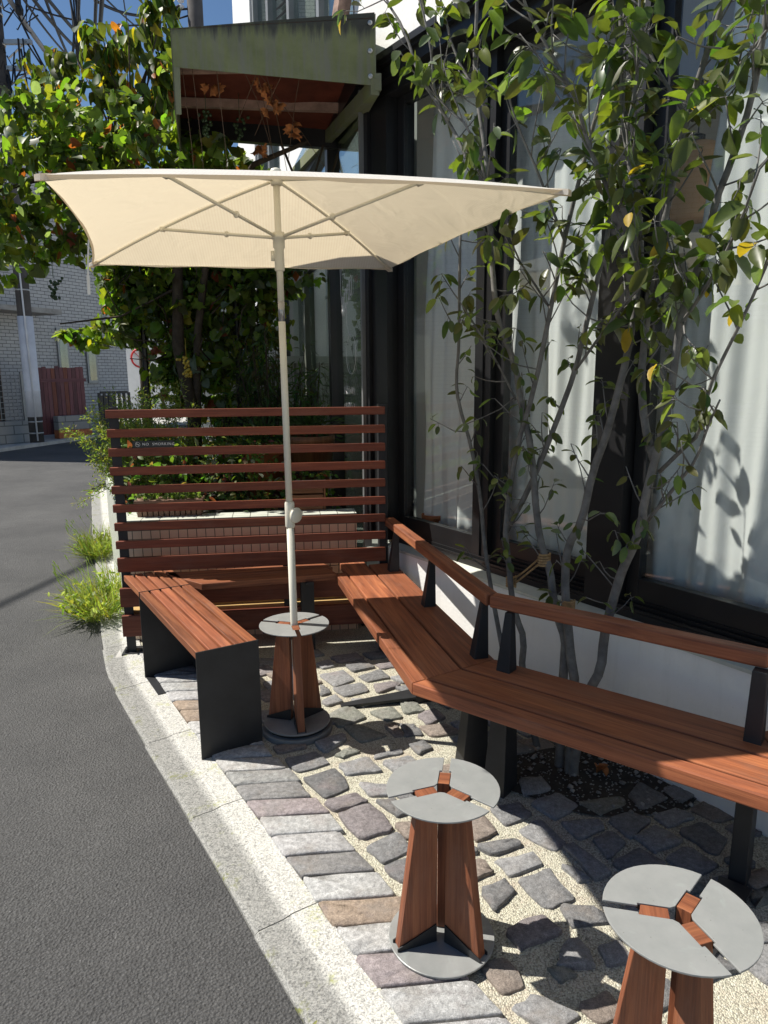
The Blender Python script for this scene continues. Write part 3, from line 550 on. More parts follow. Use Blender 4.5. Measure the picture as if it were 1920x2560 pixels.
# ---- left bench (steel boxes, five boards)
LO = V3(-.721, 2.563); LD = V3(-.5245, .851).normalized(); LP = V3(.851, .5245).normalized(); SZ = .457
lb = thing("slatted_bench", "short bench of five bright brown slats on black steel box legs beside the kerb", "bench", LO)
def seat_band(mb, o, d, p, l0, l1, n, wd, gap):
    for i in range(n):
        a = o + p * (i * (wd + gap)); q = [a + d * l0, a + d * l1, a + d * l1 + p * wd, a + d * l0 + p * wd]
        poly_board(mb, q, SZ, .032, d)
mb = MB(); seat_band(mb, LO, LD, LP, .008, .915, 5, .0415, .0105); mb.build("seat_slats", "ipe_wood", lb, bevel=BEV)
mb = MB(); seat_band(mb, LO, LD, LP, .921, 1.27, 5, .0415, .0105); mb.build("corner_slats", "ipe_wood", lb, bevel=BEV)
def steel_box(mb, s0, s1):
    q0, q1 = LO + LD * s0 - LP * .003, LO + LD * s0 + LP * .252
    for s in (s0,): mb.prism([V3(q0.x, q0.y, 0), V3(q1.x, q1.y, 0), V3(q1.x, q1.y, SZ + .001), V3(q0.x, q0.y, SZ + .001)], LD * .005, (0, 0, 1))
q = MB(); steel_box(q, 0, .005); q.build("end_panel", "black_steel", lb)
q = MB(); steel_box(q, .916, .92); q.build("end_panel", "black_steel", lb)
q = MB(); c = LO + LD * .835 + LP * .125
q.box(LO + LD * .80 + LP * .245 + V3(0, 0, .215), .12, .004, .205, LD); q.box(LO + LD * .80 + LP * .125 + V3(0, 0, .012), .12, .124, .003, LD)
q.build("stiffener", "black_steel", lb)
q = MB()
for lp in (.03, .125, .22): q.box(LO + LD * .46 + LP * lp + V3(0, 0, SZ - .040), .45, .012, .006, LD)
q.build("seat_rail", "black_steel", lb)

# ---- back bench along the screen
bb = thing("corner_bench", "low bench along the slatted screen, two wide dark boards in the shade", "bench", V3(-.6, 3.6))
A0, A1 = V3(-.93, 3.478), V3(-.27, 3.650); BDn = (A1 - A0).normalized(); BP = V3(-BDn.y, BDn.x)
mb = MB()
for o0, o1 in ((0, .128), (.134, .262)):
    ex = o0 * .5
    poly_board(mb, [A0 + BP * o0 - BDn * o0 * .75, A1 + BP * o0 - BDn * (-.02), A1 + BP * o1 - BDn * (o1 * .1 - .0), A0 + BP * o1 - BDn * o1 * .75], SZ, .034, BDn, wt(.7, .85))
mb.build("seat_boards", "ipe_wood", bb, bevel=BEV)
q = MB(); q.box(V3(-.42, 3.70, .21), .035, .02, .21, BDn); q.box(V3(-.42, 3.70, .42), .02, .11, .006, BDn); q.build("leg", "black_steel", bb)

# ---- long angled bench with back rail
K0 = V3(.092, 2.282); dA = V3(-.249, .9686).normalized(); pA = V3(.9686, .249).normalized()
dB = V3(.785, -.62).normalized(); pB = V3(.62, .785).normalized(); dC = V3(.956, .29).normalized(); pC = V3(-.29, .956).normalized()
def miter(o, p, q): return (p + q) * (o / (1 + p.dot(q)))
Rk = K0 + miter(.356, pA, pB)
lbn = thing("long_bench", "long angled bench of reddish brown boards with a back rail, bending beside the window", "bench", Rk)
LB = 1.20; K1 = K0 + dB * LB
segs = MB()
for (o0, o1, tints) in ((0, .054, None), (.0630, .2025, None), (.2115, .356, None)):
    g = .0008
    far = 1.415 if o0 == 0 else 1.62
    if o0 > .2: far = 1.55
    a0, a1 = K0 + miter(o0, pA, pB), K0 + miter(o1, pA, pB)
    poly_board(segs, [a0 + dA * g, K0 + pA * o0 + dA * far, K0 + pA * o1 + dA * far, a1 + dA * g], SZ, .036 if o0 else .044, dA)
    b0, b1 = K1 + miter(o0, pB, pC), K1 + miter(o1, pB, pC)
    poly_board(segs, [a0 + dB * g, b0 - dB * g, b1 - dB * g, a1 + dB * g], SZ, .036 if o0 else .044, dB)
    poly_board(segs, [b0 + dC * g, K1 + pC * o0 + dC * .9, K1 + pC * o1 + dC * .9, b1 + dC * g], SZ, .036 if o0 else .044, dC)
segs.build("seat_boards", "ipe_wood", lbn, bevel=.004)
q = MB()
for s0, s1, o, d, p in ((.05, 1.3, K0, dA, pA), (.12, 1.1, K0, dB, pB), (.1, .85, K1, dC, pC)):
    for oo in (.09, .27): q.bar(o + d * s0 + p * oo + V3(0, 0, SZ - .045), o + d * s1 + p * oo + V3(0, 0, SZ - .045), .03, .014)
q.build("seat_rail", "black_steel", lbn)
RZ = .690
railA = [Rk + dA * 1.50 - pA * .01, Rk - pA * .01]; 
K1r = K1 + miter(.356, pB, pC)
rl = MB()
kA = K0 + miter(.340, pA, pB); kB = K1 + miter(.340, pB, pC)
for a, b, d in ((kA + dA * .0015, kA + dA * 1.46, dA), (kA + dB * .0015, kB - dB * .001, dB), (kB + dC * .001, kB + dC * .8, dC)):
    rl.bar(V3(a.x, a.y, RZ), V3(b.x, b.y, RZ), .054, .046, (0, 0, 1), wt(.9, 1.05))
rl.build("back_rail", "ipe_wood", lbn, bevel=.008, seg=3)
posts = [(V3(.068, 3.716), dA, pA), (V3(.220, 3.122), dA, pA), (V3(.372, 2.520), dA, pA), (V3(.447, 2.405), dB, pB), (V3(1.075, 1.90), dB, pB)]
for i, (c, d, p) in enumerate(posts):
    q = MB(); c = c + p * .004
    def ta(z, wd, dp):
        return [c - d * wd + p * (-dp) + V3(0, 0, z), c + d * wd + p * (-dp) + V3(0, 0, z), c + d * wd + p * .004 + V3(0, 0, z), c - d * wd + p * .004 + V3(0, 0, z)]
    lv = [ta(.0, .044, .10), ta(.40, .028, .06), ta(.457, .027, .052), ta(.668, .014, .020)] if i < 4 else [ta(.0, .024, .075), ta(.40, .024, .06), ta(.457, .024, .05), ta(.668, .020, .035)]
    V = [v for r_ in lv for v in r_]; F = [(0, 3, 2, 1)] + [(4 * k + j, 4 * k + (j + 1) % 4, 4 * k + 4 + (j + 1) % 4, 4 * k + 4 + j) for k in range(3) for j in range(4)] + [(12, 13, 14, 15)]
    q.add(V, F); q.build("post", "black_steel", lbn, bevel=.002)
    if i in (1, 4):
        a = c - p * .09; f_ = c - p * .44
        q = MB(); q.prism([a - d * .045 + V3(0, 0, .034), f_ - d * .016 + V3(0, 0, .02), f_ + d * .016 + V3(0, 0, .02), a + d * .045 + V3(0, 0, .034)], (0, 0, -.012), p)
        q.lathe(V3(f_.x, f_.y, 0) + p * .03, [(.012, 0), (.012, .012)], 10)
        q.build("foot_arm", "black_steel", lbn)

# ---- the three round side tables
def make_table(z_off=0.0):
    t = thing("side_table", "", "side table")
    for k in range(3):
        a = R(80 + 120 * k); d = V3(math.cos(a), math.sin(a)); n = V3(-d.y, d.x); q = MB(); hw = .0145
        prof = [(.020, .034), (.127, .034), (.072, .4605), (.020, .4605)]
        q.prism([d * r_ + V3(0, 0, z) - n * hw for r_, z in prof], n * 2 * hw, (0, 0, 1), wt(.72, .88))  # legs tinted darker to paint in the shade on them
        q.build("leg_board", "ipe_wood", t, world=False, bevel=.0015)
        q = MB()
        for sgn_ in (-1, 1):
            q.prism([d * r_ + V3(0, 0, z) + n * sgn_ * (hw + .001) for r_, z in ((.022, .030), (.132, .030), (.132, .040), (.022, .082))], n * sgn_ * .003, d)
        q.build("bracket", "black_steel", t, world=False)
        q = MB()                                     # steel fin carrying the top beside the board
        for sgn_ in (-1, 1): q.prism([d * r_ + V3(0, 0, z) + n * sgn_ * (hw + .001) for r_, z in ((.024, .40), (.085, .456), (.024, .456))], n * sgn_ * .002, d)
        q.build("top_bracket", "black_steel", t, world=False)
        # top plate sector between this leg and the next
        q = MB(); a0, a1 = a, a + R(120); d0, d1 = d, V3(math.cos(a1), math.sin(a1)); n0 = n; n1 = V3(-d1.y, d1.x); g = .0158
        Rr = .145; P = []; gi = g; g = .0092
        th0 = a0 + math.asin(g / Rr); th1 = a1 - math.asin(g / Rr)
        for i in range(17):
            th = th0 + (th1 - th0) * i / 16; P.append(V3(math.cos(th) * Rr, math.sin(th) * Rr))
        P += [d1 * .078 - n1 * g, d1 * .078 - n1 * gi, d1 * .016 - n1 * gi, d0 * .016 + n0 * gi, d0 * .078 + n0 * gi, d0 * .078 + n0 * g]
        q.prism([V3(p.x, p.y, .462) for p in P], (0, 0, -.0045), d0, (1, 1, 1))
        q.build("top_plate", "grey_plate", t, world=False, bevel=.001)
    q = MB(); q.lathe(V3(0, 0, .024), [(.139, 0), (.1405, .002), (.1405, .006), (.139, .007)], 56); q.build("base_plate", "grey_plate", t, world=False)
    q = MB()
    q.lathe(V3(0, 0, .010), [(.128, 0), (.13, .0135)], 40)
    for k in range(3):
        a = R(20 + 120 * k); q.lathe(V3(math.cos(a) * .115, math.sin(a) * .115, 0), [(.016, 0), (.016, .012)], 12)
    q.build("foot_ring", "rubber", t, world=False)
    return t
t1 = make_table(); t1.location = (.146, 1.647, .0); t1['label'] = "round grey topped side table standing whole in the sun in the foreground"; t1['group'] = "round side tables"
t1.rotation_euler = (0, 0, R(0))
t2 = dup(t1, (.572, 1.208, .0), R(-33)); t2['label'] = "round grey topped side table cut off by the bottom right corner of the photo"
t0 = dup(t1, (-.378, 2.822, .018), R(-35)); t0['label'] = "round grey topped side table with the parasol pole standing through its middle"
q = MB(); q.lathe(V3(-.378, 2.822, 0), [(.148, 0.0), (.150, .004), (.150, .022), (.148, .0275)], 56); 
wd_ = q.build("weight_disc", "weight_grey"); tag(wd_, "flat grey round weight plate under the table that holds the parasol", "weight")

# ================================================================== parasol
PX, PY = -.378, 2.822; TOP = V3(-.392, 2.82, 2.220)
par = thing("parasol", "cream rectangular parasol open over the seats on a slim white pole", "parasol", (PX, PY, .03))
ax = V3(-.014, -.002, 1.75).normalized()
def onp(z): return V3(PX - .014 * (z - .45) / 1.78, PY - .002 * (z - .45) / 1.78, z)
q = MB(); q.tube([onp(.045), onp(.95)], .0152, 20); q.build("lower_pole", "cream_metal", par, True)
q = MB(); q.lathe(onp(.30), [(.0165, -.16), (.0165, 0.0)], 20); q.build("pole_sleeve", "cable_grey", par, True)
q = MB(); q.tube([onp(.95), onp(1.70)], .0135, 20); q.tube([onp(1.775), onp(2.19)], .0125, 20); q.build("upper_pole", "cream_metal", par, True)
q = MB(); q.tube([onp(1.70), onp(1.775)], .0128, 20); q.build("tilt_spring", "plastic_clear", par, True)
q = MB(); q.lathe(onp(.89), [(.0175, 0), (.0195, .006), (.0195, .10), (.0175, .106)], 20); kn = q.build("tilt_joint", "cream_metal", par, True)
q = MB(); kd = V3(.80, -.60).normalized(); q.lathe(onp(.945) + kd * .012, [(.012, 0), (.012, .016), (.030, .018), (.031, .026), (.029, .030)], 24, kd); q.build("knob", "cream_metal", kn, True)
q = MB(); q.lathe(onp(1.885), [(.0155, 0), (.019, .004), (.0175, .08), (.022, .085), (.022, .115), (.030, .117), (.030, .128), (.022, .130), (.022, .14)], 20)
q.box(onp(1.95) + V3(-.024, -.005, -.01), .006, .004, .018); q.build("runner_hub", "cream_metal", par, True)
q = MB(); q.lathe(onp(2.19), [(.020, 0), (.024, .01), (.024, .030), (.012, .036)], 20); q.build("crown_hub", "cream_metal", par, True)
q = MB(); q.lathe(V3(TOP.x, TOP.y, 2.222), [(.022, 0), (.022, .016), (.018, .024), (.008, .028)], 20); q.build("finial", "cream_metal", par, True)
CN = [V3(-.880, 1.955, 2.008), V3(.528, 2.150, 2.008), V3(.037, 3.660, 2.010), V3(-1.350, 3.455, 2.010)]   # near left, near right, far right, far left
def ridge(c, t, bulge=.020): return TOP.lerp(c, t) + V3(0, 0, bulge * 4 * t * (1 - t))
EDGE = {-.880: (-.012, -.012), .528: (.022, .0), .037: (.012, .004), -1.350: (.045, .004)}
def panel_pt(a, b, s, t):
    """s across from rib a to rib b, t from the crown to the edge"""
    p = ridge(a, t).lerp(ridge(b, t), s)
    e = EDGE[round(a.x, 3)]
    p.z -= e[1] * 4 * s * (1 - s) * t * t
    mid = (a + b) / 2; inn = (V3(TOP.x, TOP.y, 0) - V3(mid.x, mid.y, 0)).normalized()
    p += inn * (e[0] * 4 * s * (1 - s) * t * t)
    return p
q = MB(); ns, nt_ = 14, 14
for k in range(4):
    a, b = CN[k], CN[(k + 1) % 4]; V = []; U = []
    ed = (b - a).normalized()
    for i in range(nt_ + 1):
        for j in range(ns + 1):
            p = panel_pt(a, b, j / ns, i / nt_); V.append(p)
    for p in V: U.append(((p - a).dot(ed) * 1.0, (p - a).length))
    F = [(i * (ns + 1) + j, (i + 1) * (ns + 1) + j, (i + 1) * (ns + 1) + j + 1, i * (ns + 1) + j + 1) for i in range(nt_) for j in range(ns)]
    q.add(V, F, [[U[x] for x in f] for f in F])
    hem = [panel_pt(a, b, j / ns, 1.0) for j in range(ns + 1)]; o = []
    for j in range(ns + 1):
        p = hem[j]; o.append(p); 
    for j in range(ns + 1): o.append(hem[j] + V3(0, 0, -.007 - .003 * math.sin(j * 1.7 + k)) + (V3(TOP.x, TOP.y, hem[j].z) - hem[j]).normalized() * .012)
    F = [(j, j + 1, ns + 2 + j, ns + 1 + j) for j in range(ns)]
    q.add(o, F, [[(0, 0)] * 4 for f in F])
q.build("canopy", "parasol_fabric", par, True)
HUB = onp(2.005)
for k, c in enumerate(CN):
    q = MB(); q.tube([ridge(c, t) - V3(0, 0, .012) for t in [0.03 + .955 * i / 10 for i in range(11)]], .0055, 8); rb = q.build("rib", "cream_metal", par, True)
    e = ridge(c, .56) - V3(0, 0, .016); q = MB(); q.tube([HUB, e], .0062, 8); j_ = HUB.lerp(e, .42); d_ = (e - HUB).normalized()
    q.lathe(j_, [(.010, -.006), (.0125, 0), (.010, .006)], 12, d_); q.box(e, .010, .006, .010, d_); q.build("strut", "cream_metal", rb, True)
    q = MB(); q.box(c + V3(0, 0, -.006) + (TOP - c).normalized() * .02, .026, .012, .008, (TOP - c).normalized()); q.build("corner_pocket", "parasol_fabric", par)
q = MB(); sp = panel_pt(CN[3], CN[0], .42, 1.0); pts = [sp + V3(0, 0, -.0), sp + V3(-.006, -.003, -.06), sp + V3(-.012, -.004, -.13), sp + V3(-.014, -.004, -.20)]
for dx in (0.0,):
    for i in range(3): q.bar(pts[i], pts[i + 1], .011 if i == 2 else .006, .0016, (0.3, -1, 0))
q.build("tie_strap", "sign_white", par)

# ================================================================== the cafe building
P0 = V3(0, 3.93); W = V3(.559, -.829).normalized(); NW = V3(-.829, -.559).normalized()   # W runs towards the viewer, NW faces the street
def wp(s, o, z): return P0 + W * s + NW * o + V3(0, 0, z)
def wbox(mb, s0, s1, o0, o1, z0, z1, tint=(1, 1, 1), udir=None):
    mb.box(wp((s0 + s1) / 2, (o0 + o1) / 2, (z0 + z1) / 2), abs(s1 - s0) / 2, abs(o1 - o0) / 2, abs(z1 - z0) / 2, W, NW, (0, 0, 1), udir or W, tint)
caf = thing("cafe_building", "white cafe with tall black framed windows on a low plaster wall", "building", P0)
SE = 3.6
q = MB(); wbox(q, .02, SE, 0, -.16, -.02, .535); q.build("low_wall", "white_plaster", caf)
q = MB()
q.prism([wp(.005, .006, .535), wp(.005, -.16, .535), wp(.005, -.16, .574), wp(.005, -.04, .560), wp(.005, .006, .548)], W * (SE - .005), W); q.build("ledge", "ledge_render", caf)
q = MB(); wbox(q, -.12, SE, .02, -.30, 3.045, 6.2); q.build("upper_wall", "white_plaster", caf)
q = MB(); wbox(q, -.16, SE, .055, -.20, 2.985, 3.042); wbox(q, -.15, SE, .03, -.19, 2.93, 2.985); wbox(q, -.15, SE, -.02, -.18, 2.885, 2.93); wbox(q, -.16, SE, .075, .055, 3.0, 3.03); q.build("eave", "frame_black", caf)
q = MB(); wbox(q, -.13, .012, -.02, -.2, .574, 2.884); wbox(q, -.17, -.135, .0, -.05, .56, 2.93); q.build("corner_post", "frame_black", caf)
q = MB(); wbox(q, -.190, -.174, .02, -.03, .50, 3.0); q.build("corner_trim", "aluminium", caf)
q = MB(); wbox(q, 1.385, 1.545, -.06, -.24, .575, 2.884); q.build("post", "frame_black", caf)
q = MB()
for i, o in enumerate((-.065, -.085, -.105, -.125)): wbox(q, .012, SE, o, o - .008, .572, .604 + .012 * i)
wbox(q, .012, SE, -.06, -.16, .562, .590); q.build("sill_track", "frame_black", caf)
wins = [(.015, .70, 0), (.745, 1.380, -.045), (1.55, 3.5, -.02)]
for s0, s1, o in wins:
    q = MB(); a = .055
    wbox(q, s0, s0 + a, o - .09, o - .135, .606, 2.883); wbox(q, s1 - a, s1, o - .09, o - .135, .606, 2.883)
    wbox(q, s0 + a, s1 - a, o - .091, o - .134, .606, .712); wbox(q, s0 + a, s1 - a, o - .091, o - .134, 2.845, 2.883)
    fr = q.build("window", "frame_black", caf, bevel=.002)
    q = MB(); wbox(q, s0 + a, s1 - a, o - .109, o - .115, .712, 2.845); q.build("pane", "window_glass", fr)
q = MB(); wbox(q, .700, .745, -.10, -.22, .606, 2.883); q.build("mullion", "frame_black", caf)
# room behind the glass
q = MB(); wbox(q, -.1, 5.0, -1.6, -1.7, .4, 3.04); wbox(q, 4.9, 5.0, -.3, -1.6, .4, 3.04); wbox(q, -.2, -.1, -.3, -1.7, .4, 3.04); q.build("inside_wall", "room_wall", caf)
q = MB(); wbox(q, -.2, 5, -.17, -1.7, .40, .52); q.build("inside_floor", "pale_floor", caf)
q = MB(); wbox(q, -.2, 5, -.31, -2.7, 3.05, 3.15); q.build("inside_ceiling", "room_wall", caf)

def curtain(s0, s1, o, z0, z1, n, amp, slant=0.0, pinch=0.0, seed=0):
    r_ = random.Random(seed); ph = [r_.uniform(0, 6) for _ in range(4)]; V = []; nz = 26
    for i in range(nz + 1):
        t = i / nz; z = z0 + (z1 - z0) * t
        for j in range(n + 1):
            u = j / n; s = s0 + (s1 - s0) * u + slant * (1 - t) * (1 - u) + pinch * (1 - u) * math.sin(t * 3.14) ** 2
            x = (s - s0) * 1.0
            w_ = math.sin(x * 41 + 1.8 * math.sin(x * 9 + ph[1]) + ph[0] + .5 * math.sin(z * 1.6 + ph[1])) + .4 * math.sin(x * 83 + ph[2] + .3 * math.sin(2.5 * z)) + .5 * math.sin(x * 17 + ph[3] + z)
            V.append(wp(s, o + amp * w_ * (1.0 - .45 * t) + .01 * math.sin(z * 5 + x * 20) * (1 - t), z))
    F = [(i * (n + 1) + j, i * (n + 1) + j + 1, (i + 1) * (n + 1) + j + 1, (i + 1) * (n + 1) + j) for i in range(nz) for j in range(n)]
    mb = MB(); mb.add(V, F); ob = mb.build("curtain", "curtain_cloth", smooth=True); so_ = ob.modifiers.new("thickness", 'SOLIDIFY'); so_.thickness = .0015
    return ob
tag(curtain(.115, .60, -.24, .64, 2.83, 90, .011, -.05, -.03, 1), "white curtain gathered to the right in the first window beside the screen", "curtain", "white curtains")
tag(curtain(.70, 1.34, -.27, .64, 2.62, 110, .012, -.05, .0, 2), "white curtain hanging in the middle window behind the tied stems", "curtain", "white curtains")
tag(curtain(1.76, 3.6, -.25, .64, 2.88, 240, .015, -.24, 0, 3), "wide white curtain in the right window, dappled with leaf shadow", "curtain", "white curtains")
lam = thing("pendant_lamp", "pale orange paper lantern hanging inside the right window", "lamp", wp(1.333, -.70, 2.13))
lc = wp(1.333, -.70, 2.13)
q = MB(); q.lathe(lc, [(.03, 0), (.085, .005), (.092, .03), (.096, .15), (.092, .27), (.075, .305), (.03, .312)], 28); q.build("shade", "lantern_paper", lam, True)
q = MB(); q.tube([lc + V3(0, 0, .3), lc + V3(0, 0, .9)], .003, 6); q.lathe(lc + V3(0, 0, .31), [(.03, 0), (.03, .03), (.01, .04)], 12); q.build("cord", "frame_black", lam)
pt = thing("clay_pot", "small clay flower pot standing on the inside sill of the first window", "pot", wp(.12, -.26, .64))
q = MB(); q.lathe(wp(.125, -.255, .60), [(.045, 0), (.06, .085), (.068, .088), (.068, .115), (.06, .115), (.055, .09)], 20); q.build("pot_body", "terracotta", pt, True); q = MB(); q.lathe(wp(.125, -.255, .52), [(.075, 0), (.075, .08)], 20); q.build("saucer", "terracotta", pt)

# ================================================================== glazed porch beyond the screen
AD = V3(-.25, .968).normalized(); AN = V3(-.968, -.25).normalized()          # runs away from the viewer, faces the street
Q0 = V3(-.115, 4.12)
def ap(t, o, z): return Q0 + AD * t + AN * o + V3(0, 0, z)
def abox(mb, t0, t1, o0, o1, z0, z1): mb.box(ap((t0 + t1) / 2, (o0 + o1) / 2, (z0 + z1) / 2), abs(t1 - t0) / 2, abs(o1 - o0) / 2, abs(z1 - z0) / 2, AD, AN, (0, 0, 1), AD)
por = thing("glazed_porch", "narrow glass porch with dark posts standing behind the slatted screen", "porch", Q0)
for i, (t, wd, mt) in enumerate(((.84, .085, "frame_black"), (1.98, .075, "green_post"), (3.25, .09, "green_post"))):
    q = MB(); abox(q, t - wd / 2, t + wd / 2, .035, -.05, 0, 3.0); q.build("post", mt, por)
q = MB(); abox(q, -.08, 3.32, .04, -.06, 2.96, 3.10); abox(q, -.02, 3.25, .02, -.04, 2.30, 2.345); q.build("head_beam", "frame_black", por)
q = MB(); abox(q, -.02, 3.3, .03, -.05, .0, .16); q.build("base_rail", "frame_black", por)
for t0, t1 in ((.0, .80), (.88, 1.94), (2.02, 3.20)):
    q = MB(); abox(q, t0, t1, -.005, -.011, .16, 2.30); abox(q, t0, t1, -.005, -.011, 2.345, 2.96); q.build("pane", "annex_glass", por)
q = MB(); abox(q, -.1, 3.4, .06, -1.0, 3.105, 3.16); q.build("unseen_light_roof", "annex_glass", por)  # unseen roof, made of glass to let sun into the porch
q = MB(); abox(q, -.1, 3.4, -.95, -1.0, 0, 3.10); abox(q, 3.30, 3.40, -.06, -.95, 0, 3.10); q.build("back_wall", "room_wall", por)
q = MB(); abox(q, -.1, 3.4, -.05, -1.0, -.02, .06); q.build("floor", "concrete", por)
q = MB(); abox(q, .935, .965, .022, .006, 1.80, 2.02); q.build("door_handle", "brown_timber", por, bevel=.004)
q = MB()
rc = random.Random(4)
def scr(pts): q.tube([ap(t, .0, z) for t, z in pts], .0016, 4)
for k in range(6): scr([(.30 + .05 * k + .025 * math.cos(a), 2.02 - .02 * k + .06 * math.sin(a)) for a in [i * .5 for i in range(13)]])
scr([(.62, 2.25), (.60, 2.0), (.56, 1.9), (.50, 1.86), (.44, 1.9), (.43, 1.8), (.36, 1.74), (.30, 1.72)])
scr([(.32 + .14 * math.cos(a), 1.62 + .12 * math.sin(a)) for a in [i * .4 for i in range(17)]])
for k in range(9):
    for r_ in range(2): scr([(.25 + .035 * k + rc.uniform(-.012, .012), 1.40 - .10 * r_ + rc.uniform(-.03, .03)) for _ in range(4)])
q.build("chalk_drawing", "chalk", por)
# diagonal brace from the hood down the porch front
# ================================================================== the steel hood with vines
HFL, HFR = V3(-.984, 3.686), V3(-.029, 3.739); HBR, HBL = V3(-.275, 4.86), V3(-1.245, 4.76)
hood = thing("steel_hood", "mossy green steel canopy box projecting above the screen with a rust red underside", "canopy", V3(-.6, 4.2, 3.0))
def up(p, z): return V3(p.x, p.y, z)
HD = (HFR - HFL).normalized(); HN = V3(HD.y, -HD.x)
poly = [up(HFL, 2.928), up(HFR, 2.861), up(HFR, 3.176), up(HFL, 3.09)]
q = MB(); q.v = []; 
q.prism(poly, -HN * .006, HD)
# UV of the fascia: v runs 0 at the lower edge to .33 at the top, in metres
for fi, f in enumerate(q.f): q.uv[fi] = [((Vector(q.v[i]) - HFL).dot(HD), Vector(q.v[i]).z - 2.866) for i in f]
fas = q.build("fascia", "mossy_steel", hood)
for z in (2.90, 3.01, 3.13):
    q = MB(); q.lathe(up(HFR, z) - HD * .022 + HN * .001, [(.011, 0), (.011, .004), (.006, .006)], 12, HN); q.build("bolt", "pale_steel", fas)
q = MB(); q.prism([up(HFL, 2.722), up(HFL, 3.09), up(HBL, 3.12), up(HBL, 2.78)], HD * .006, (HBL - HFL)); 
q.prism([up(HFL, 2.722), up(HFL, 2.928), up(HFL, 2.928) + HD * .035, up(HFL, 2.722) + HD * .03], -HN * .006, (0, 0, 1))
for fi, f in enumerate(q.f): q.uv[fi] = [(Vector(q.v[i]).y, (Vector(q.v[i]).z - 3.1) * .5) for i in f]
q.build("end_plate", "mossy_steel", hood)
q = MB(); q.prism([up(HFL, 3.085), up(HFR, 3.15), up(HBR, 3.00), up(HBL, 3.045)], (0, 0, .004), HD); q.build("roof_sheet", "rust_sheet", hood)
for t in (.30, .68):
    q = MB(); q.bar(up(HFL.lerp(HBL, t), 3.06 - .05 * t), up(HFR.lerp(HBR, t), 3.12 - .15 * t), .035, .045); q.build("purlin", "rusty_rib", hood)
q = MB(); q.bar(up(HBL, 3.0), up(HBR, 2.955), .05, .11); 
q.build("back_beam", "frame_black", hood)
for i in range(9):
    q = MB(); c = up(HBL.lerp(HBR, .1 + i * .1), 3.04); q.tube([c, c + V3(.01, -.03, .0), c + V3(.02, -.05, .03)], .004, 5); q.build("hook", "black_steel", hood)
q = MB(); q.prism([up(HFR, 2.84), up(HFR, 2.915), up(HBR, 2.975), up(HBR, 2.86)], HD * .03, AD)
q.prism([up(HFR, 2.915), up(HFR, 3.17), up(HBR, 3.20), up(HBR, 2.975)], HD * .005, AD)
q.bar(up(HFR, 2.855), ap(2.1, .06, 3.10) + V3(0, 0, 0.0), .04, .07)
for fi, f in enumerate(q.f): q.uv[fi] = [(Vector(q.v[i]).y * .3, (Vector(q.v[i]).z - 3.0) * .3) for i in f]
q.build("side_brace", "mossy_steel", hood)
# strings and dry vine under the hood
q = MB()
for i in range(7):
    a = HFL.lerp(HFR, rnd.uniform(.02, .7)); b = HFL.lerp(HBR, rnd.uniform(.3, .9)); q.tube([up(a, 3.0), up((a + b) / 2, 2.9), up(b, 2.85 - rnd.random() * .2)], .0016, 5)
for a in (.03, .08, .20): c = HFL.lerp(HFR, a) + V3(0, .05); q.tube([up(c, 3.0), up(c + V3(.03, 0), 2.6), up(c + V3(.04, 0), 2.3)], .0015, 4)
tag(q.build("dry_vine", "vine_twig"), "thin dry vine stems and strings hanging beneath the mossy canopy box", "vine stems")
q = MB()
for x, y, z in ((-.62, 3.98, 2.93), (-.56, 4.0, 2.86), (-.88, 4.05, 2.95), (-.72, 4.5, 2.78), (-.30, 4.75, 2.62), (-.5, 4.3, 2.84), (-.95, 4.6, 2.62)):
    for _ in range(5): leaf(q, (x + rnd.uniform(-.03, .03), y, z + rnd.uniform(-.02, .05)), (rnd.uniform(-.5, .5), rnd.uniform(-.4, .2), -1), rdir(), rnd.uniform(.035, .06), .036, (.8, .9, .9), 'lobed', rnd.uniform(-1, 1), .9)
tag(q.build("withered_leaves", "dried_leaf", smooth=True), "withered tan vine leaves dangling beneath the mossy canopy box", "dry leaves")

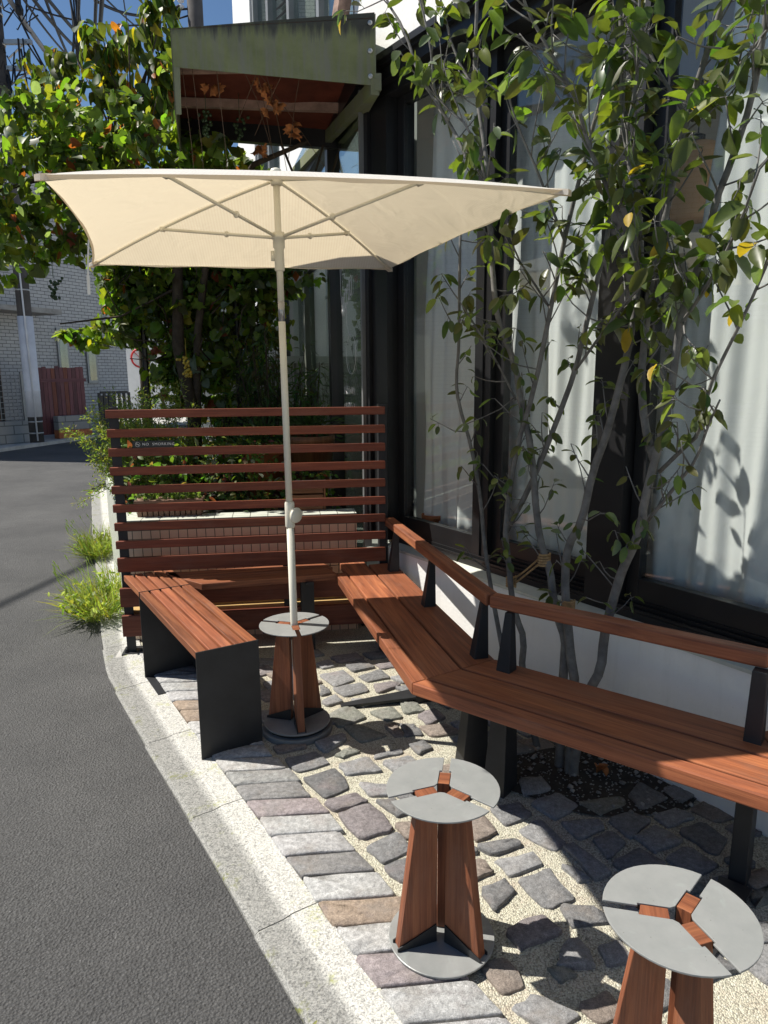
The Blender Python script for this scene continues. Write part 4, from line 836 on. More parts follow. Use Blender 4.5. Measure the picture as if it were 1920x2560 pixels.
# ================================================================== slender trees between the bench and the window
def lcol_tree():
    a = rnd.random()
    if a < .72: c = (rnd.uniform(.055, .085), rnd.uniform(.078, .11), .028)
    elif a < .9: c = (rnd.uniform(.11, .16), rnd.uniform(.16, .21), .032)
    elif a < .994: c = (.13, .17, .10)
    else: c = (.38, .26, .04)
    return c
rope_pts = []
def tree(keys, base, name, label, dens, seed):
    global rnd
    rs = rnd; rnd_ = random.Random(seed)
    t = thing(name, label, "tree", base)
    mb = MB(); lv = MB()
    for key, d0 in keys:
        st = STEMS[key]; pts = [Vector(p[:3]) for p in st]; rad = [p[3] * .86 for p in st]
        if key in 'bef': pts = [V3(pts[0].x, pts[0].y, -.03)] + pts; rad = [rad[0] * 1.25] + rad
        # smooth the polyline a little
        P = [pts[0]]; Q = [rad[0]]
        for i in range(len(pts) - 1):
            P.append(pts[i].lerp(pts[i + 1], .25)); P.append(pts[i].lerp(pts[i + 1], .75)); Q += [rad[i] * .75 + rad[i + 1] * .25, rad[i] * .25 + rad[i + 1] * .75]
        P.append(pts[-1]); Q.append(rad[-1])
        mb.tube(P, Q, 9)
        L = 0
        for i in range(len(P) - 1):
            a, b = P[i], P[i + 1]; sl = (b - a).length; z = (a.z + b.z) / 2
            f = 0 if z < .66 else (.95 if z < 1.15 else (1.0 if z < 1.65 else 1.12))
            if z > 1.0 and Q[i] > .0145: f *= .5
            nt__ = f * d0 * dens * sl * 19
            for _ in range(int(nt__) + (1 if rnd_.random() < nt__ % 1 else 0)):
                u = rnd_.random(); o = a.lerp(b, u); dd = (b - a).normalized()
                dr = (rdir(rnd_) * .9 + dd * .55 + V3(0, 0, .15) + NW * .22).normalized(); tl = rnd_.uniform(.05, .22) * (1 if z > 1.1 else .9)
                tw = [o]; dcur = dr
                for s_ in range(3):
                    dcur = (dcur + V3(0, 0, .18) + rdir(rnd_) * .18).normalized(); tw.append(tw[-1] + dcur * tl / 3)
                if off_wall(tw[-1].x, tw[-1].y) < .03: continue
                if tw[-1].z < .62: continue
                mb.tube(tw, [.0028, .0024, .002, .0015], 5)
                nl = rnd_.choice((3, 4, 5, 5, 6)) if z > 1.5 else rnd_.choice((2, 3, 3, 4, 5))
                for m_ in range(nl):
                    uu = rnd_.choice((1.0, 1.0, .95, .75, .5)); bi = min(2, int(uu * 2.999)); pb = tw[bi].lerp(tw[bi + 1], min(1, uu * 3 - bi))
                    ld = (dcur * .5 + rdir(rnd_) * .95 + V3(0, 0, -.32)).normalized(); pet = pb + ld * .014
                    if off_wall(pet.x + ld.x * .08, pet.y + ld.y * .08) < -.03: continue
                    LL = rnd_.uniform(.045, .088) if z > 1.6 else rnd_.uniform(.032, .062)
                    ld = (ld + V3(0, 0, -.6)).normalized(); nn = (V3(0, 0, 1) + rdir(rnd_) * .75)
                    c = lcol_tree(); mb.tube([pb, pet], .0011, 4)
                    leaf(lv, pet, ld, nn, LL, LL * rnd_.uniform(.38, .52), c, 'oval', rnd_.uniform(-.05, .45), rnd_.uniform(.08, .3))
    tr = mb.build("trunk", "bark", t, True)
    lv.build("crown", "leaf", t, True)
    return t
tree([('a', .55), ('b', .65), ('c', .75), ('d', .7), ('i', .5), ('j', .6), ('k', .6), ('l', .6), ('q', .9), ('s', .7), ('t', .7)], wp(1.59, .236, 0), "slender_tree", "slim many stemmed tree at the left end of the stem cluster, tied with rope", 1.0, 11)
tree([('e', .85), ('e2', .9), ('f', .9), ('g', .8), ('h', .8), ('m', 1.3), ('n', 1.1), ('o', 1.0), ('p', 1.3), ('r', 1.0), ('u', 1.1)], wp(1.63, .236, 0), "slender_tree", "taller many stemmed tree at the right of the stem cluster, leaning over the bench rail", 1.0, 12)
# rope ties
rp = thing("rope_tie", "jute rope lashing two tree stems together just above the bench rail", "rope", V3(.517, 2.788, .655))
def coil(c, r_, n, h, d=(0, 0, 1)):
    q = MB(); q.tube([Vector(c) + V3(math.cos(a * .7) * r_, math.sin(a * .7) * r_, h * a / (n * 9) - h / 2) for a in range(n * 9 + 1)], .0045, 6); return q
ra, rb_ = V3(.517, 2.788, .665), V3(.604, 2.596, .807)
coil(ra, .0185, 5, .045).build("wrap", "rope", rp); coil(rb_, .021, 5, .05).build("wrap", "rope", rp)
q = MB(); q.tube([ra + V3(.01, -.01, .015), (ra + rb_) / 2 + V3(0, 0, .008), rb_ + V3(-.01, .01, .01)], .004, 6); q.tube([ra + V3(.012, -.012, -.005), (ra + rb_) / 2 + V3(0, 0, -.01), rb_ + V3(-.008, .012, -.012)], .004, 6); q.build("strand", "rope", rp)
tag(coil(V3(.669, 2.473, .672), .022, 4, .03).build("rope_ring", "rope"), "short jute rope ring round the tree stem at the height of the bench rail", "rope")

# ================================================================== raised planter behind the screen
PN, PF = [V3(-1.455, 3.86), V3(-.16, 4.05)], [V3(-.66, 6.05), V3(-2.36, 5.97)]
PT = .70
pl = thing("raised_planter", "raised planting bed faced with small square tiles behind the slatted screen", "planter", V3(-1.2, 4.8))
quad = [PN[0], PN[1], PF[0], PF[1]]
q = MB()
def tile_face(mb, a, b, th, z0, z1):
    d = (b - a).normalized(); n = V3(d.y, -d.x)
    mb.prism([up(a, z0), up(b, z0), up(b, z1), up(a, z1)], -n * th, d)
    for fi in range(len(mb.f) - 6, len(mb.f)):
        f = mb.f[fi]; P = [Vector(mb.v[i]) for i in f]; nn = (P[1] - P[0]).cross(P[2] - P[1])
        if nn.length > 0 and abs(nn.normalized().z) > .7: mb.uv[fi] = [((p - a).dot(d), (p - a).dot(n)) for p in P]
        else: mb.uv[fi] = [((p - a).dot(d), p.z) for p in P]
tile_face(q, PN[0], PN[1], .16, 0, PT); q.build("front_wall", "mosaic_tile", pl)
q = MB(); tile_face(q, PF[1], PN[0] + V3(-.001, .0), .14, 0, PT - .003); q.build("side_wall", "white_tile", pl)
q = MB(); tile_face(q, PN[0] + V3(0.0, .0), PN[1], .15, PT, PT + .008); q.build("top_edge", "white_tile", pl)
q = MB(); q.prism([up(quad[0].lerp(quad[2], .1), .3), up(quad[1] + V3(-.05, .15), .3), up(quad[2], .3), up(quad[3] + V3(.12, 0), .3)], (0, 0, .37), (1, 0, 0)); q.build("soil", "soil", pl)
q = MB(); q.box(V3(-.78, 3.885, .24), .5, .03, .015, FD); q.box(V3(-.78, 3.87, .22), .66, .05, .012, FD)
tag(q.build("timber_step", "yellow_timber"), "yellowish timber ledge seen through the gap under the corner bench", "ledge")

def bed_pt(u, v_): return (quad[0].lerp(quad[1], u)).lerp(quad[3].lerp(quad[2], u), v_)
gc = MB()
for i in range(4600):
    p = bed_pt(rnd.uniform(.03, .97), rnd.uniform(.12, .9)); h = rnd.random() ** 1.3 * (.42 if p.x < -.6 else .24)
    p = up(p, PT - .02 + h); a = rnd.random()
    c = (rnd.uniform(.07, .13), rnd.uniform(.12, .19), .04) if a < .74 else ((.17, .05, .05) if a < .83 else ((.24, .27, .20) if a < .93 else (.22, .15, .09)))
    d = (rdir() + V3(0, 0, .35)); leaf(gc, p, d, rdir() + V3(0, 0, 1), rnd.uniform(.03, .06), rnd.uniform(.014, .034), c, rnd.choice(('oval', 'narrow', 'heart')), .3)
tag(gc.build("ground_cover", "shrub_leaf", smooth=True), "low mixed leafy plants filling the raised bed behind the slats", "ground cover", kind='stuff')
tro = thing("plant_trough", "brown ribbed plant trough standing on the tiled bed edge", "trough", V3(-1.28, 3.99, PT))
q = MB(); tc = V3(-1.235, 4.04, PT + .008)
for i in range(12): q.box(tc + FD * (-.165 + .03 * i) + V3(0, 0, .045), .0125, .055, .045, FD)
q.box(tc + V3(0, 0, .088), .19, .062, .008, FD); q.build("trough_body", "trough_brown", tro, bevel=.003)
q = MB()
for i in range(220): leaf(q, tc + FD * rnd.uniform(-.17, .17) + V3(0, rnd.uniform(-.05, .05), .09 + rnd.random() * .06), rdir() + V3(0, 0, .8), rdir(), .035, .02, (.12, .17, .07), 'oval')
q.build("foliage", "shrub_leaf", tro, True)
for (x, y, r_, h, lab, mt) in ((-.80, 4.75, .15, .24, "bright orange terracotta pot standing in the bed behind the slats", "terracotta"), (-.50, 4.78, .16, .30, "round brown wooden tub standing beside the porch glass", "brown_timber")):
    pz_ = PT + .12; t = thing("plant_pot" if mt == "terracotta" else "wooden_tub", lab, "pot" if mt == "terracotta" else "tub", V3(x, y, pz_))
    q = MB(); q.lathe(V3(x, y, PT - .05), [(r_ * .72, 0), (r_, h + .10), (r_ * 1.08, h + .10), (r_ * 1.08, h + .15), (r_ * .95, h + .15), (r_ * .9, h + .1)], 24)
    for fi, f in enumerate(q.f): q.uv[fi] = [(q.v[i][2], math.atan2(q.v[i][1] - y, q.v[i][0] - x) * .15) for i in f]
    q.build("pot_body", mt, t, True)
    q = MB()
    if mt == "brown_timber": q.lathe(V3(x, y, PT + h * .5), [(r_ * .93, 0), (r_ * .95, .02)], 24); q.build("hoop", "black_steel", t)
    q = MB()
    for i in range(260):
        d = (rdir() + V3(0, 0, .9)).normalized(); leaf(q, V3(x, y, PT + h + .1) + d * rnd.uniform(.02, .22), d + V3(0, 0, -.3), rdir(), .07, .016, (.05, .09, .035), 'narrow')
    q.build("foliage", "shrub_leaf", t, True)
cr = thing("wooden_crate", "small pale wooden crate on the bed edge by the porch", "crate", V3(-.44, 4.22, PT))
q = MB()
for s in (-1, 1):
    for z in (.02, .07, .12): q.box(V3(-.46, 4.22 + s * .07, PT + z + .01), .10, .005, .02, FD)
    q.box(V3(-.46 + s * .10, 4.22, PT + .08), .005, .07, .07, FD)
q.build("crate_sides", "brown_timber", cr); q = MB(); q.box(V3(-.46, 4.22, PT + .16), .115, .085, .006, FD); q.build("lid", "concrete", cr)

# ---- shrubs
def narrow_shrub(name, label, c, h, spread, n, col, L, Wd, seed):
    r_ = random.Random(seed); t = thing(name, label, "shrub", c); st = MB(); lv = MB()
    for i in range(n):
        a = r_.uniform(0, 6.283); top = Vector(c) + V3(math.cos(a) * spread * r_.random(), math.sin(a) * spread * r_.random(), h * r_.uniform(.55, 1.0))
        b = Vector(c) + V3(math.cos(a) * .05, math.sin(a) * .05, 0); mid = b.lerp(top, .5) + V3(0, 0, .04); st.tube([b, mid, top], [.006, .004, .002], 5)
        for k in range(34):
            u = r_.uniform(.25, 1); p = b.lerp(mid, u * 2) if u < .5 else mid.lerp(top, u * 2 - 1); d = (rdir(r_) + V3(0, 0, -.15)).normalized()
            p = p + d * r_.uniform(0, .07); c_ = tuple(x * r_.uniform(.6, 1.4) for x in col); leaf(lv, p, d, rdir(r_) + V3(0, 0, 1), L * r_.uniform(.7, 1.3), Wd, c_, 'narrow', .4)
    st.build("stem", "vine_bark", t); lv.build("foliage", "shrub_leaf", t, True)
narrow_shrub("feathery_bush", "dark fine leaved bush behind the parasol pole", (-.80, 5.15, .66), 1.25, .30, 40, (.06, .09, .035), .075, .014, 3)
narrow_shrub("feathery_bush", "pale green fine leaved bush against the dark wall behind the top slat", (-1.18, 5.35, .66), .90, .26, 34, (.15, .20, .07), .08, .012, 5)
narrow_shrub("feathery_bush", "dark narrow leaved plant beside the porch posts", (-.58, 5.45, .62), 1.0, .24, 26, (.05, .075, .03), .08, .012, 8)
# rosemary-like spray reaching over the road
r_ = random.Random(21); t = thing("spray_shrub", "light green feathery shrub arching out over the road beside the screen post", "shrub", V3(-1.68, 4.55, .68)); st = MB(); lv = MB()
for i in range(120):
    b = V3(-1.52 + r_.uniform(-.1, .2), 4.62 + r_.uniform(-.2, .3), .68); a = r_.uniform(1.2, 4.4); rr = r_.uniform(.08, .42); zz = r_.uniform(.2, .86) - rr * .45
    top = b + V3(math.cos(a) * rr, math.sin(a) * rr * .6, zz); mid = b.lerp(top, .55) + V3(0, 0, .10); st.tube([b, mid, top], [.0025, .0018, .001], 5, )
    for k in range(150):
        u = r_.uniform(.2, 1); p = b.lerp(mid, u * 2) if u < .5 else mid.lerp(top, u * 2 - 1); d = (rdir(r_) + (top - mid).normalized() * .5).normalized()
        c_ = (r_.uniform(.16, .27), r_.uniform(.20, .30), .08); p = p + d * r_.uniform(0, .045); leaf(lv, p, d, rdir(r_), r_.uniform(.016, .03), .007, c_, 'narrow')
st.build("stem", "green_post", t); lv.build("foliage", "shrub_leaf", t, True)
# grass tufts at the kerb
def tuft(c, h, rad, label, seed, broad):
    r_ = random.Random(seed); t = thing("grass_tuft", label, "grass", c, "grass tufts at the kerb"); g = MB()
    for i in range(620):
        a = r_.uniform(0, 6.283); q_ = math.sqrt(r_.random()); b = Vector(c) + V3(math.cos(a) * rad * .45 * q_, math.sin(a) * rad * .9 * q_, 0); hh = h * r_.uniform(.4, 1.0)
        d = (V3(math.cos(a) * .7 - .15, math.sin(a) * .7, 1.0) + rdir(r_) * .3).normalized(); L = hh * 1.1
        c_ = (r_.uniform(.16, .26), r_.uniform(.19, .29), .075); leaf(g, b, d, rdir(r_), L, r_.uniform(.005, .009), c_, 'narrow', r_.uniform(.2, .8))
        if i < (330 if broad else 120): leaf(g, b + d * L * r_.uniform(.3, .9), rdir(r_) + V3(0, 0, .2), rdir(r_) + V3(0, 0, 1), r_.uniform(.03, .055), r_.uniform(.012, .022), c_ if r_.random() < .7 else (.34, .38, .22), 'oval')
    g.build("blades", "shrub_leaf", t, True); s_ = MB()
    for i in range(26):
        a = r_.uniform(0, 6.283); b = Vector(c) + V3(math.cos(a) * rad * .3, math.sin(a) * rad * .6, 0); e = b + V3(math.cos(a) * .12 - .06, math.sin(a) * .14, h * r_.uniform(.85, 1.15)); s_.tube([b, b.lerp(e, .6) + V3(0, 0, .03), e], [.001, .001, .0008], 4, (.3, .36, .12))
        s_.tube([e, e + V3(-.008, 0, .022), e + V3(-.018, 0, .036)], [.002, .004, .001], 5, (.34, .40, .16))
    s_.build("seed_head", "shrub_leaf", t)
tuft((-2.40, 5.88, .0), .26, .22, "far grass tuft with pale seed heads growing between the kerb and the white planter side", 31, False)
tuft((-1.80, 4.42, .0), .30, .30, "near grass tuft with broad variegated leaves growing at the kerb beside the screen post", 32, True)

# ================================================================== climbing vine and the tree above it
def crown(lv, blobs, r_, seedcol, kinds, L0, L1, droop, asp):
    
    for (c, rad, n) in blobs:
        c = Vector(c); cl = [rdir(r_) * (r_.random() ** .35) for _ in range(max(4, n // 40))]
        for i in range(n):
            if r_.random() < .6:
                u = r_.choice(cl) + rdir(r_) * r_.uniform(0, .28)
            else: u = rdir(r_) * (r_.random() ** .30)
            p = c + Vector((u.x * rad[0], u.y * rad[1], u.z * rad[2]))
            d = (rdir(r_) * .8 + V3(0, 0, -droop) + u * .35).normalized(); nn = V3(-.65, -.45, .65) + rdir(r_) * .85 + u * .3
            L = r_.uniform(L0, L1); col = seedcol(r_)
            leaf(lv, p, d, nn, L, L * asp * r_.uniform(.85, 1.15), col, r_.choice(kinds), r_.uniform(-.1, .6), r_.uniform(.05, .3))
def vcol(r_):  # bright and pale shares paint in sunlit and glinting leaves
    a = r_.random()
    if a < .36: return (r_.uniform(.05, .075), r_.uniform(.07, .10), .024)
    if a < .86: return (r_.uniform(.11, .18), r_.uniform(.17, .24), .035)
    if a < .95: return (.17, .22, .17)
    if a < .975: return (.30, .27, .04)
    return (.22, .06, .03)
def dcol(r_):
    a = r_.random()
    if a < .66: return (r_.uniform(.05, .085), r_.uniform(.075, .11), .028)
    if a < .88: return (r_.uniform(.10, .15), r_.uniform(.15, .20), .03)
    return (r_.uniform(.30, .42), r_.uniform(.22, .30), .03) if a < .97 else (.40, .14, .04)
r_ = random.Random(41)
t = thing("climbing_vine", "dense dark green vine smothering its support behind the screen and hanging out over the road", "vine", V3(-1.42, 5.15, .66)); lv = MB()
crown(lv, [((-2.22, 4.83, 2.70), (.62, 0.40, .52), 950), ((-1.85, 4.78, 2.87), (.5, 0.36, .40), 520), ((-2.54, 4.87, 2.38), (.40, 0.28, .30), 500), ((-1.43, 4.87, 2.84), (.45, 0.32, .33), 480), ((-1.05, 5.17, 2.72), (.38, 0.24, .22), 450),
           ((-1.55, 5.32, 2.30), (.55, 0.32, .40), 1500), ((-1.15, 5.32, 2.05), (.50, 0.28, .36), 1400), ((-1.75, 5.27, 1.98), (.30, 0.22, .28), 700), ((-2.05, 5.22, 1.78), (.24, 0.14, .08), 190), ((-1.30, 5.32, 1.66), (.42, 0.24, .28), 800), ((-.80, 5.22, 2.16), (.38, 0.18, .13), 330), ((-1.20, 5.32, 1.35), (.36, 0.18, .2), 420), ((-.85, 5.27, 1.85), (.22, 0.16, .22), 220), ((-1.62, 5.32, 1.45), (.18, 0.16, .2), 160),
           ((-.86, 4.45, 3.22), (.36, .12, .05), 110), ((-.40, 4.5, 3.24), (.22, .12, .05), 60), ((-.98, 4.5, 2.72), (.24, .2, .12), 110), ((-1.18, 5.0, 2.80), (.36, .18, .12), 240), ((-.78, 4.95, 2.70), (.25, .15, .10), 110), ((-.38, 4.72, 2.60), (.16, .14, .10), 40)],
      r_, vcol, ('heart', 'heart', 'lobed', 'oval'), .04, .095, .45, .85)
lv.build("foliage", "vine_leaf", t, True)
st = MB()
for pts, r0_, r1_ in (([(-1.40, 5.15, .6), (-1.36, 5.14, 1.2), (-1.44, 5.12, 1.7), (-1.40, 5.1, 2.3), (-1.6, 5.05, 2.8)], .055, .03), ([(-1.33, 5.2, .6), (-1.36, 5.18, 1.1), (-1.30, 5.14, 1.8), (-1.15, 5.05, 2.5), (-.8, 4.8, 2.8), (-.45, 4.7, 2.9)], .04, .012),
                   ([(-1.6, 5.05, 2.8), (-2.0, 4.9, 2.8), (-2.5, 4.85, 2.65)], .025, .01), ([(-1.15, 5.05, 2.5), (-.7, 4.95, 2.35), (-.4, 4.8, 2.5), (-.25, 4.75, 2.9)], .012, .008), ([(-1.4, 5.1, 2.1), (-1.8, 5.05, 1.9), (-2.2, 5.0, 1.85)], .01, .005), ([(-.95, 4.9, 2.7), (-.7, 4.7, 2.5), (-.45, 4.6, 2.55), (-.35, 4.6, 2.85)], .009, .007), ([(-.62, 4.75, 2.9), (-.5, 4.7, 2.6), (-.42, 4.72, 2.35)], .008, .005)):
    n = len(pts); st.tube(pts, [r0_ + (r1_ - r0_) * i / (n - 1) for i in range(n)], 8)
for i in range(50):
    a = V3(r_.uniform(-1.9, -.95), r_.uniform(5.0, 5.4), r_.uniform(1.6, 2.8)); b = a + rdir(r_) * .25; st.tube([a, (a + b) / 2 + rdir(r_) * .05, b], [.006, .005, .003], 5)
st.build("stem", "vine_bark", t, True)
ts = thing("vine_support", "dark metal uprights carrying the climbing vine behind the screen", "trellis", V3(-1.5, 5.2, .66)); q = MB()
for x in (-1.05, -1.72): q.tube([(x, 5.25, .6), (x, 5.25, 2.9)], .02, 8)
q.build("upright", "frame_black", ts); q = MB(); q.tube([(-2.3, 5.2, 2.75), (-.9, 5.2, 2.75)], .018, 8); q.build("crossbar", "frame_black", ts)
for (x, y, z, n, m_, lab) in ((-.93, 4.10, 2.88, 26, "grape", "dark green grape bunch hanging in the left of the canopy box"), (-.80, 4.35, 2.93, 18, "grape", "smaller dark grape bunch hanging deeper inside the canopy box"), (-1.30, 4.80, 1.62, 40, "berry", "yellow and red berry bunch hanging at the bottom of the vine above the screen"), (-2.05, 4.62, 2.10, 34, "grape", "dark grape bunch hanging from the vine beside the parasol tie strap")):
    q = MB()
    for i in range(n):
        u = r_.random(); q.ball((x + r_.gauss(0, .022) * (1 - .6 * u), y + r_.gauss(0, .02) * (1 - .6 * u), z - u * .13), .0095, n=8)
    q.tube([(x, y, z), (x, y, z + .12)], .002, 4); tag(q.build("grape_bunch", m_, smooth=True), lab, "grapes", "bunches hanging from the vine")
t = thing("drooping_tree", "bushy tree with large drooping yellowing leaves standing against the sky left of the canopy box", "tree", V3(-1.98, 6.08, .0)); lv = MB()
crown(lv, [((-2.32, 5.99, 3.57), (.42, .40, .30), 420), ((-1.86, 6.10, 3.79), (.34, .36, .40), 420), ((-1.73, 6.16, 4.31), (.20, .2, .30), 190), ((-2.54, 5.94, 3.79), (.22, .22, .18), 130), ((-1.46, 5.99, 3.61), (.25, .3, .35), 220), ((-2.11, 6.05, 4.04), (.24, .22, .16), 130)],
      r_, dcol, ('oval',), .09, .15, 1.25, .52)
lv.build("crown", "vine_leaf", t, True); st = MB(); st.tube([(-1.98, 6.08, -.02), (-2.0, 6.06, 1.2), (-1.98, 6.05, 2.4), (-1.94, 6.05, 3.4)], [.05, .045, .035, .018], 8)
for i in range(46):
    a = V3(-1.98, 6.05, r_.uniform(2.2, 3.4)); b = V3(r_.uniform(-2.6, -1.4), r_.uniform(5.75, 6.35), r_.uniform(3.2, 4.2)); st.tube([a, a.lerp(b, .5) + V3(0, 0, .12), b], [.012, .008, .003], 5)
st.build("trunk", "vine_bark", t, True)

# ================================================================== background: white house, walls, street
wh = thing("white_house", "tall sunlit white house with blue grey window bays rising behind the canopy box", "building", V3(-1.95, 10.43, 0)); HX = W; HY = -NW
def hp(x, o, z): return V3(-1.95, 10.43) + HX * x + HY * o + V3(0, 0, z)
def hbox(mb, x0, x1, o0, o1, z0, z1): mb.box(hp((x0 + x1) / 2, (o0 + o1) / 2, (z0 + z1) / 2), abs(x1 - x0) / 2, abs(o1 - o0) / 2, abs(z1 - z0) / 2, HX, HY, (0, 0, 1), HX)
q = MB(); hbox(q, 0, .53, 0, 3, 0, 9.5); hbox(q, 3.02, 3.6, 0, .3, 0, 9.5); hbox(q, 1.25, 3.02, 0, .3, 0, 4.9); hbox(q, .53, 1.25, 0, .3, 0, 3.0); hbox(q, .53, 1.25, 0, .3, 4.6, 4.9); hbox(q, .53, 3.02, 0, .3, 8.6, 9.5); hbox(q, 0, 3.6, 3, 3.2, 0, 9.5); hbox(q, .53, 3.6, .3, 3, 9.4, 9.5); q.build("wall", "white_plaster", wh)
q = MB()
for x in (.53, .95, 1.50, 2.2, 2.96): hbox(q, x, x + .06, .02, .14, 4.9, 8.6)
hbox(q, .53, 3.02, .02, .14, 4.9, 4.96); wf = q.build("window", "aluminium", wh)
q = MB(); hbox(q, .59, 2.96, .085, .095, 4.96, 8.6); q.build("pane", "annex_glass", wf)
q = MB()
for i in range(36): q.box(hp(1.35, .05, 4.98 + i * .10), .14, .03, .008, HX, None, V3(-.6, -.4, 1).normalized())
q.build("louver", "dark_louver", wf)
q = MB(); hbox(q, .53, 3.02, .5, .52, 4.5, 8.7); q.build("blind", "room_wall", wf)
q = MB(); hbox(q, .53, .59, .02, .14, 3.0, 4.6); hbox(q, 1.19, 1.25, .02, .14, 3.0, 4.6); hbox(q, .87, .91, .02, .14, 3.0, 4.6); wf = q.build("window", "aluminium", wh); q = MB(); hbox(q, .59, 1.19, .085, .095, 3.0, 4.6); q.build("pane", "annex_glass", wf); q = MB(); hbox(q, .53, 1.25, .5, .52, 2.9, 4.7); q.build("blind", "room_wall", wf)
q = MB(); q.bar(hp(2.75, -.05, 4.9), hp(3.5, -.05, 6.6), .10, .14, NW); q.build("trim", "rusty_rib", wh)
fw_ = thing("drainpipe", "slim white drainpipe on the pale wall behind the vine", "pipe", V3(-1.16, 6.85, 0)); q = MB(); q.tube([(-1.16, 6.85, .0), (-1.16, 6.85, 2.95)], .028, 10); q.build("pipe_run", "guard_white", fw_, True); q = MB()
for z in (1.2, 2.2): q.lathe(V3(-1.16, 6.85, z), [(.034, 0), (.034, .03)], 10)
q.build("clamp", "aluminium", fw_)
gw = thing("pale_wall", "pale grey shed wall in shade behind the vine and porch", "wall", V3(-1.0, 7.0, 0)); q = MB(); q.box(V3(-1.25, 7.05, 1.48), .55, .06, 1.48, (1, .05, 0)); q.build("wall_face", "white_plaster", gw)
q = MB(); q.box(V3(-.93, 6.90, 1.9), .05, .03, .75); 
for i in range(14): q.box(V3(-.93, 6.87, 1.2 + i * .105), .05, .03, .004, (1, 0, 0), None, V3(0, -.6, 1).normalized())
q.build("louver", "dark_louver", gw)
bw = thing("block_wall", "dark capped block wall behind the fine leaved bushes", "wall", V3(-1, 6.55, 0)); q = MB(); q.box(V3(-1.02, 6.55, .80), .42, .07, .80); 
q.build("blocks", "block_wall", bw); q = MB(); q.box(V3(-1.02, 6.54, 1.63), .44, .09, .03); q.build("coping", "concrete", bw)

th_ = thing("tiled_house", "grey tiled house across the road, in shade, with slit windows and a wooden entrance", "building", V3(-9, 19, 0)); TX = V3(.42, .907).normalized(); TY = V3(-.907, .42).normalized()
T0 = V3(-9.55, 17.4)
def tp(x, o, z): return T0 + TX * x + TY * o + V3(0, 0, z)
def tbox(mb, x0, x1, o0, o1, z0, z1): mb.box(tp((x0 + x1) / 2, (o0 + o1) / 2, (z0 + z1) / 2), abs(x1 - x0) / 2, abs(o1 - o0) / 2, abs(z1 - z0) / 2, TX, TY, (0, 0, 1), TX)
def tuv(q):
    for fi, f in enumerate(q.f):
        P = [Vector(q.v[i]) for i in f]; n = (P[1] - P[0]).cross(P[2] - P[1]); e = TX if abs(n.dot(TY)) > abs(n.dot(TX)) else TY
        q.uv[fi] = [(p.dot(e), p.z) for p in P]
q = MB(); tbox(q, -4, 1.25, 0, 5, 0, 12); tbox(q, 1.25, 4.6, 0, 5, .95, 7.2); tbox(q, 1.25, 3.4, 0, 5, 0, .95); tuv(q); q.build("wall", "house_tile", th_)
for x in (2.15, 3.1):
    q = MB(); tbox(q, x - .02, x + .34, -.05, 0.01, 1.3, 2.75); f_ = q.build("window", "aluminium", th_); q = MB(); tbox(q, x + .04, x + .28, -.056, -.05, 1.38, 2.68); q.build("pane", "annex_glass", f_)
q = MB(); tbox(q, 3.4, 4.6, .6, .7, 0, .95); q.build("garage_shade", "frame_black", th_)  # black panel paints the shade inside the open garage
q = MB(); tbox(q, -3, 1.6, -.9, .02, 3.02, 3.14); q.build("porch_roof", "block", th_)
q = MB(); tbox(q, -3, .35, -.06, .0, .3, 2.6); q.build("entrance_door", "brown_timber", th_)
q = MB(); tbox(q, -.05, .12, -.10, -.06, .8, 2.2); q.build("side_light", "frame_black", th_)
q = MB(); q.lathe(tp(4.15, -.25, 2.62), [(.03, 0), (.09, .05), (.10, .14), (.05, .2)], 12); q.bar(tp(4.15, 0, 2.7), tp(4.15, -.25, 2.7), .05, .05); q.build("wall_lamp", "guard_white", th_)
fh = thing("far_house", "pale house further along the road beyond the tiled house", "building", V3(-8, 30, 0)); q = MB(); q.box(V3(-8.6, 31, 2.6), 3.2, 3, 2.6); q.build("wall", "white_plaster", fh); q = MB(); q.prism([V3(-12.2, 27.7, 5.2), V3(-5.0, 27.7, 5.2), V3(-8.6, 27.7, 6.6)], (0, 6.6, 0), (0, 1, 0)); q.build("roof", "block", fh); q = MB(); q.box(V3(-8.3, 27.98, 2.9), .5, .03, .6); q.build("window", "aluminium", fh)
q = MB(); q.box(V3(-7.4, 27.96, 1.0), .45, .03, 1.0); q.build("door", "brown_timber", fh)

gf = thing("board_fence", "weathered purple brown board fence right of the utility pole", "fence", V3(-8.3, 17.9, 0)); q = MB(); G0, G1 = V3(-8.35, 17.5), V3(-7.62, 18.4); GD = (G1 - G0).normalized()
for i in range(11):
    z1 = 1.72 + rnd.uniform(-.03, .03); q.box(G0 + GD * (.05 + i * .105) + V3(0, 0, (z1 + .08) / 2), .048, .012, (z1 - .08) / 2, GD, None, (0, 0, 1), (0, 0, 1), wt(.65, 1.25) if i not in (3, 6) else (1.3, 1.1, .6))
q.build("boards", "purple_timber", gf); q = MB()
for z in (.4, 1.4): q.box((G0 + G1) / 2 + V3(.03, .03, z), .58, .02, .04, GD)
q.build("rail", "purple_timber", gf)
bp = thing("block_planter", "low block planter with a pale orange foot in front of the board fence", "planter", V3(-7.9, 17.6, 0)); q = MB(); q.box(V3(-7.72, 17.75, .27), .42, .12, .27, GD); tuv(q); q.build("blocks", "block_wall", bp); q = MB(); q.box(V3(-7.715, 17.74, .10), .425, .127, .10, GD); q.build("foot_course", "terracotta", bp)
dg = thing("dark_gate", "dark metal gate beyond the board fence", "gate", V3(-7.3, 19.4, 0)); q = MB()
for i in range(7): q.box(V3(-7.62 + .09 * i, 19.3 + .12 * i, .55), .035, .02, .5, GD)
q.build("gate_bars", "frame_black", dg); q = MB(); q.box(V3(-7.35, 19.66, 1.06), .40, .03, .03, GD); q.build("top_rail", "frame_black", dg)
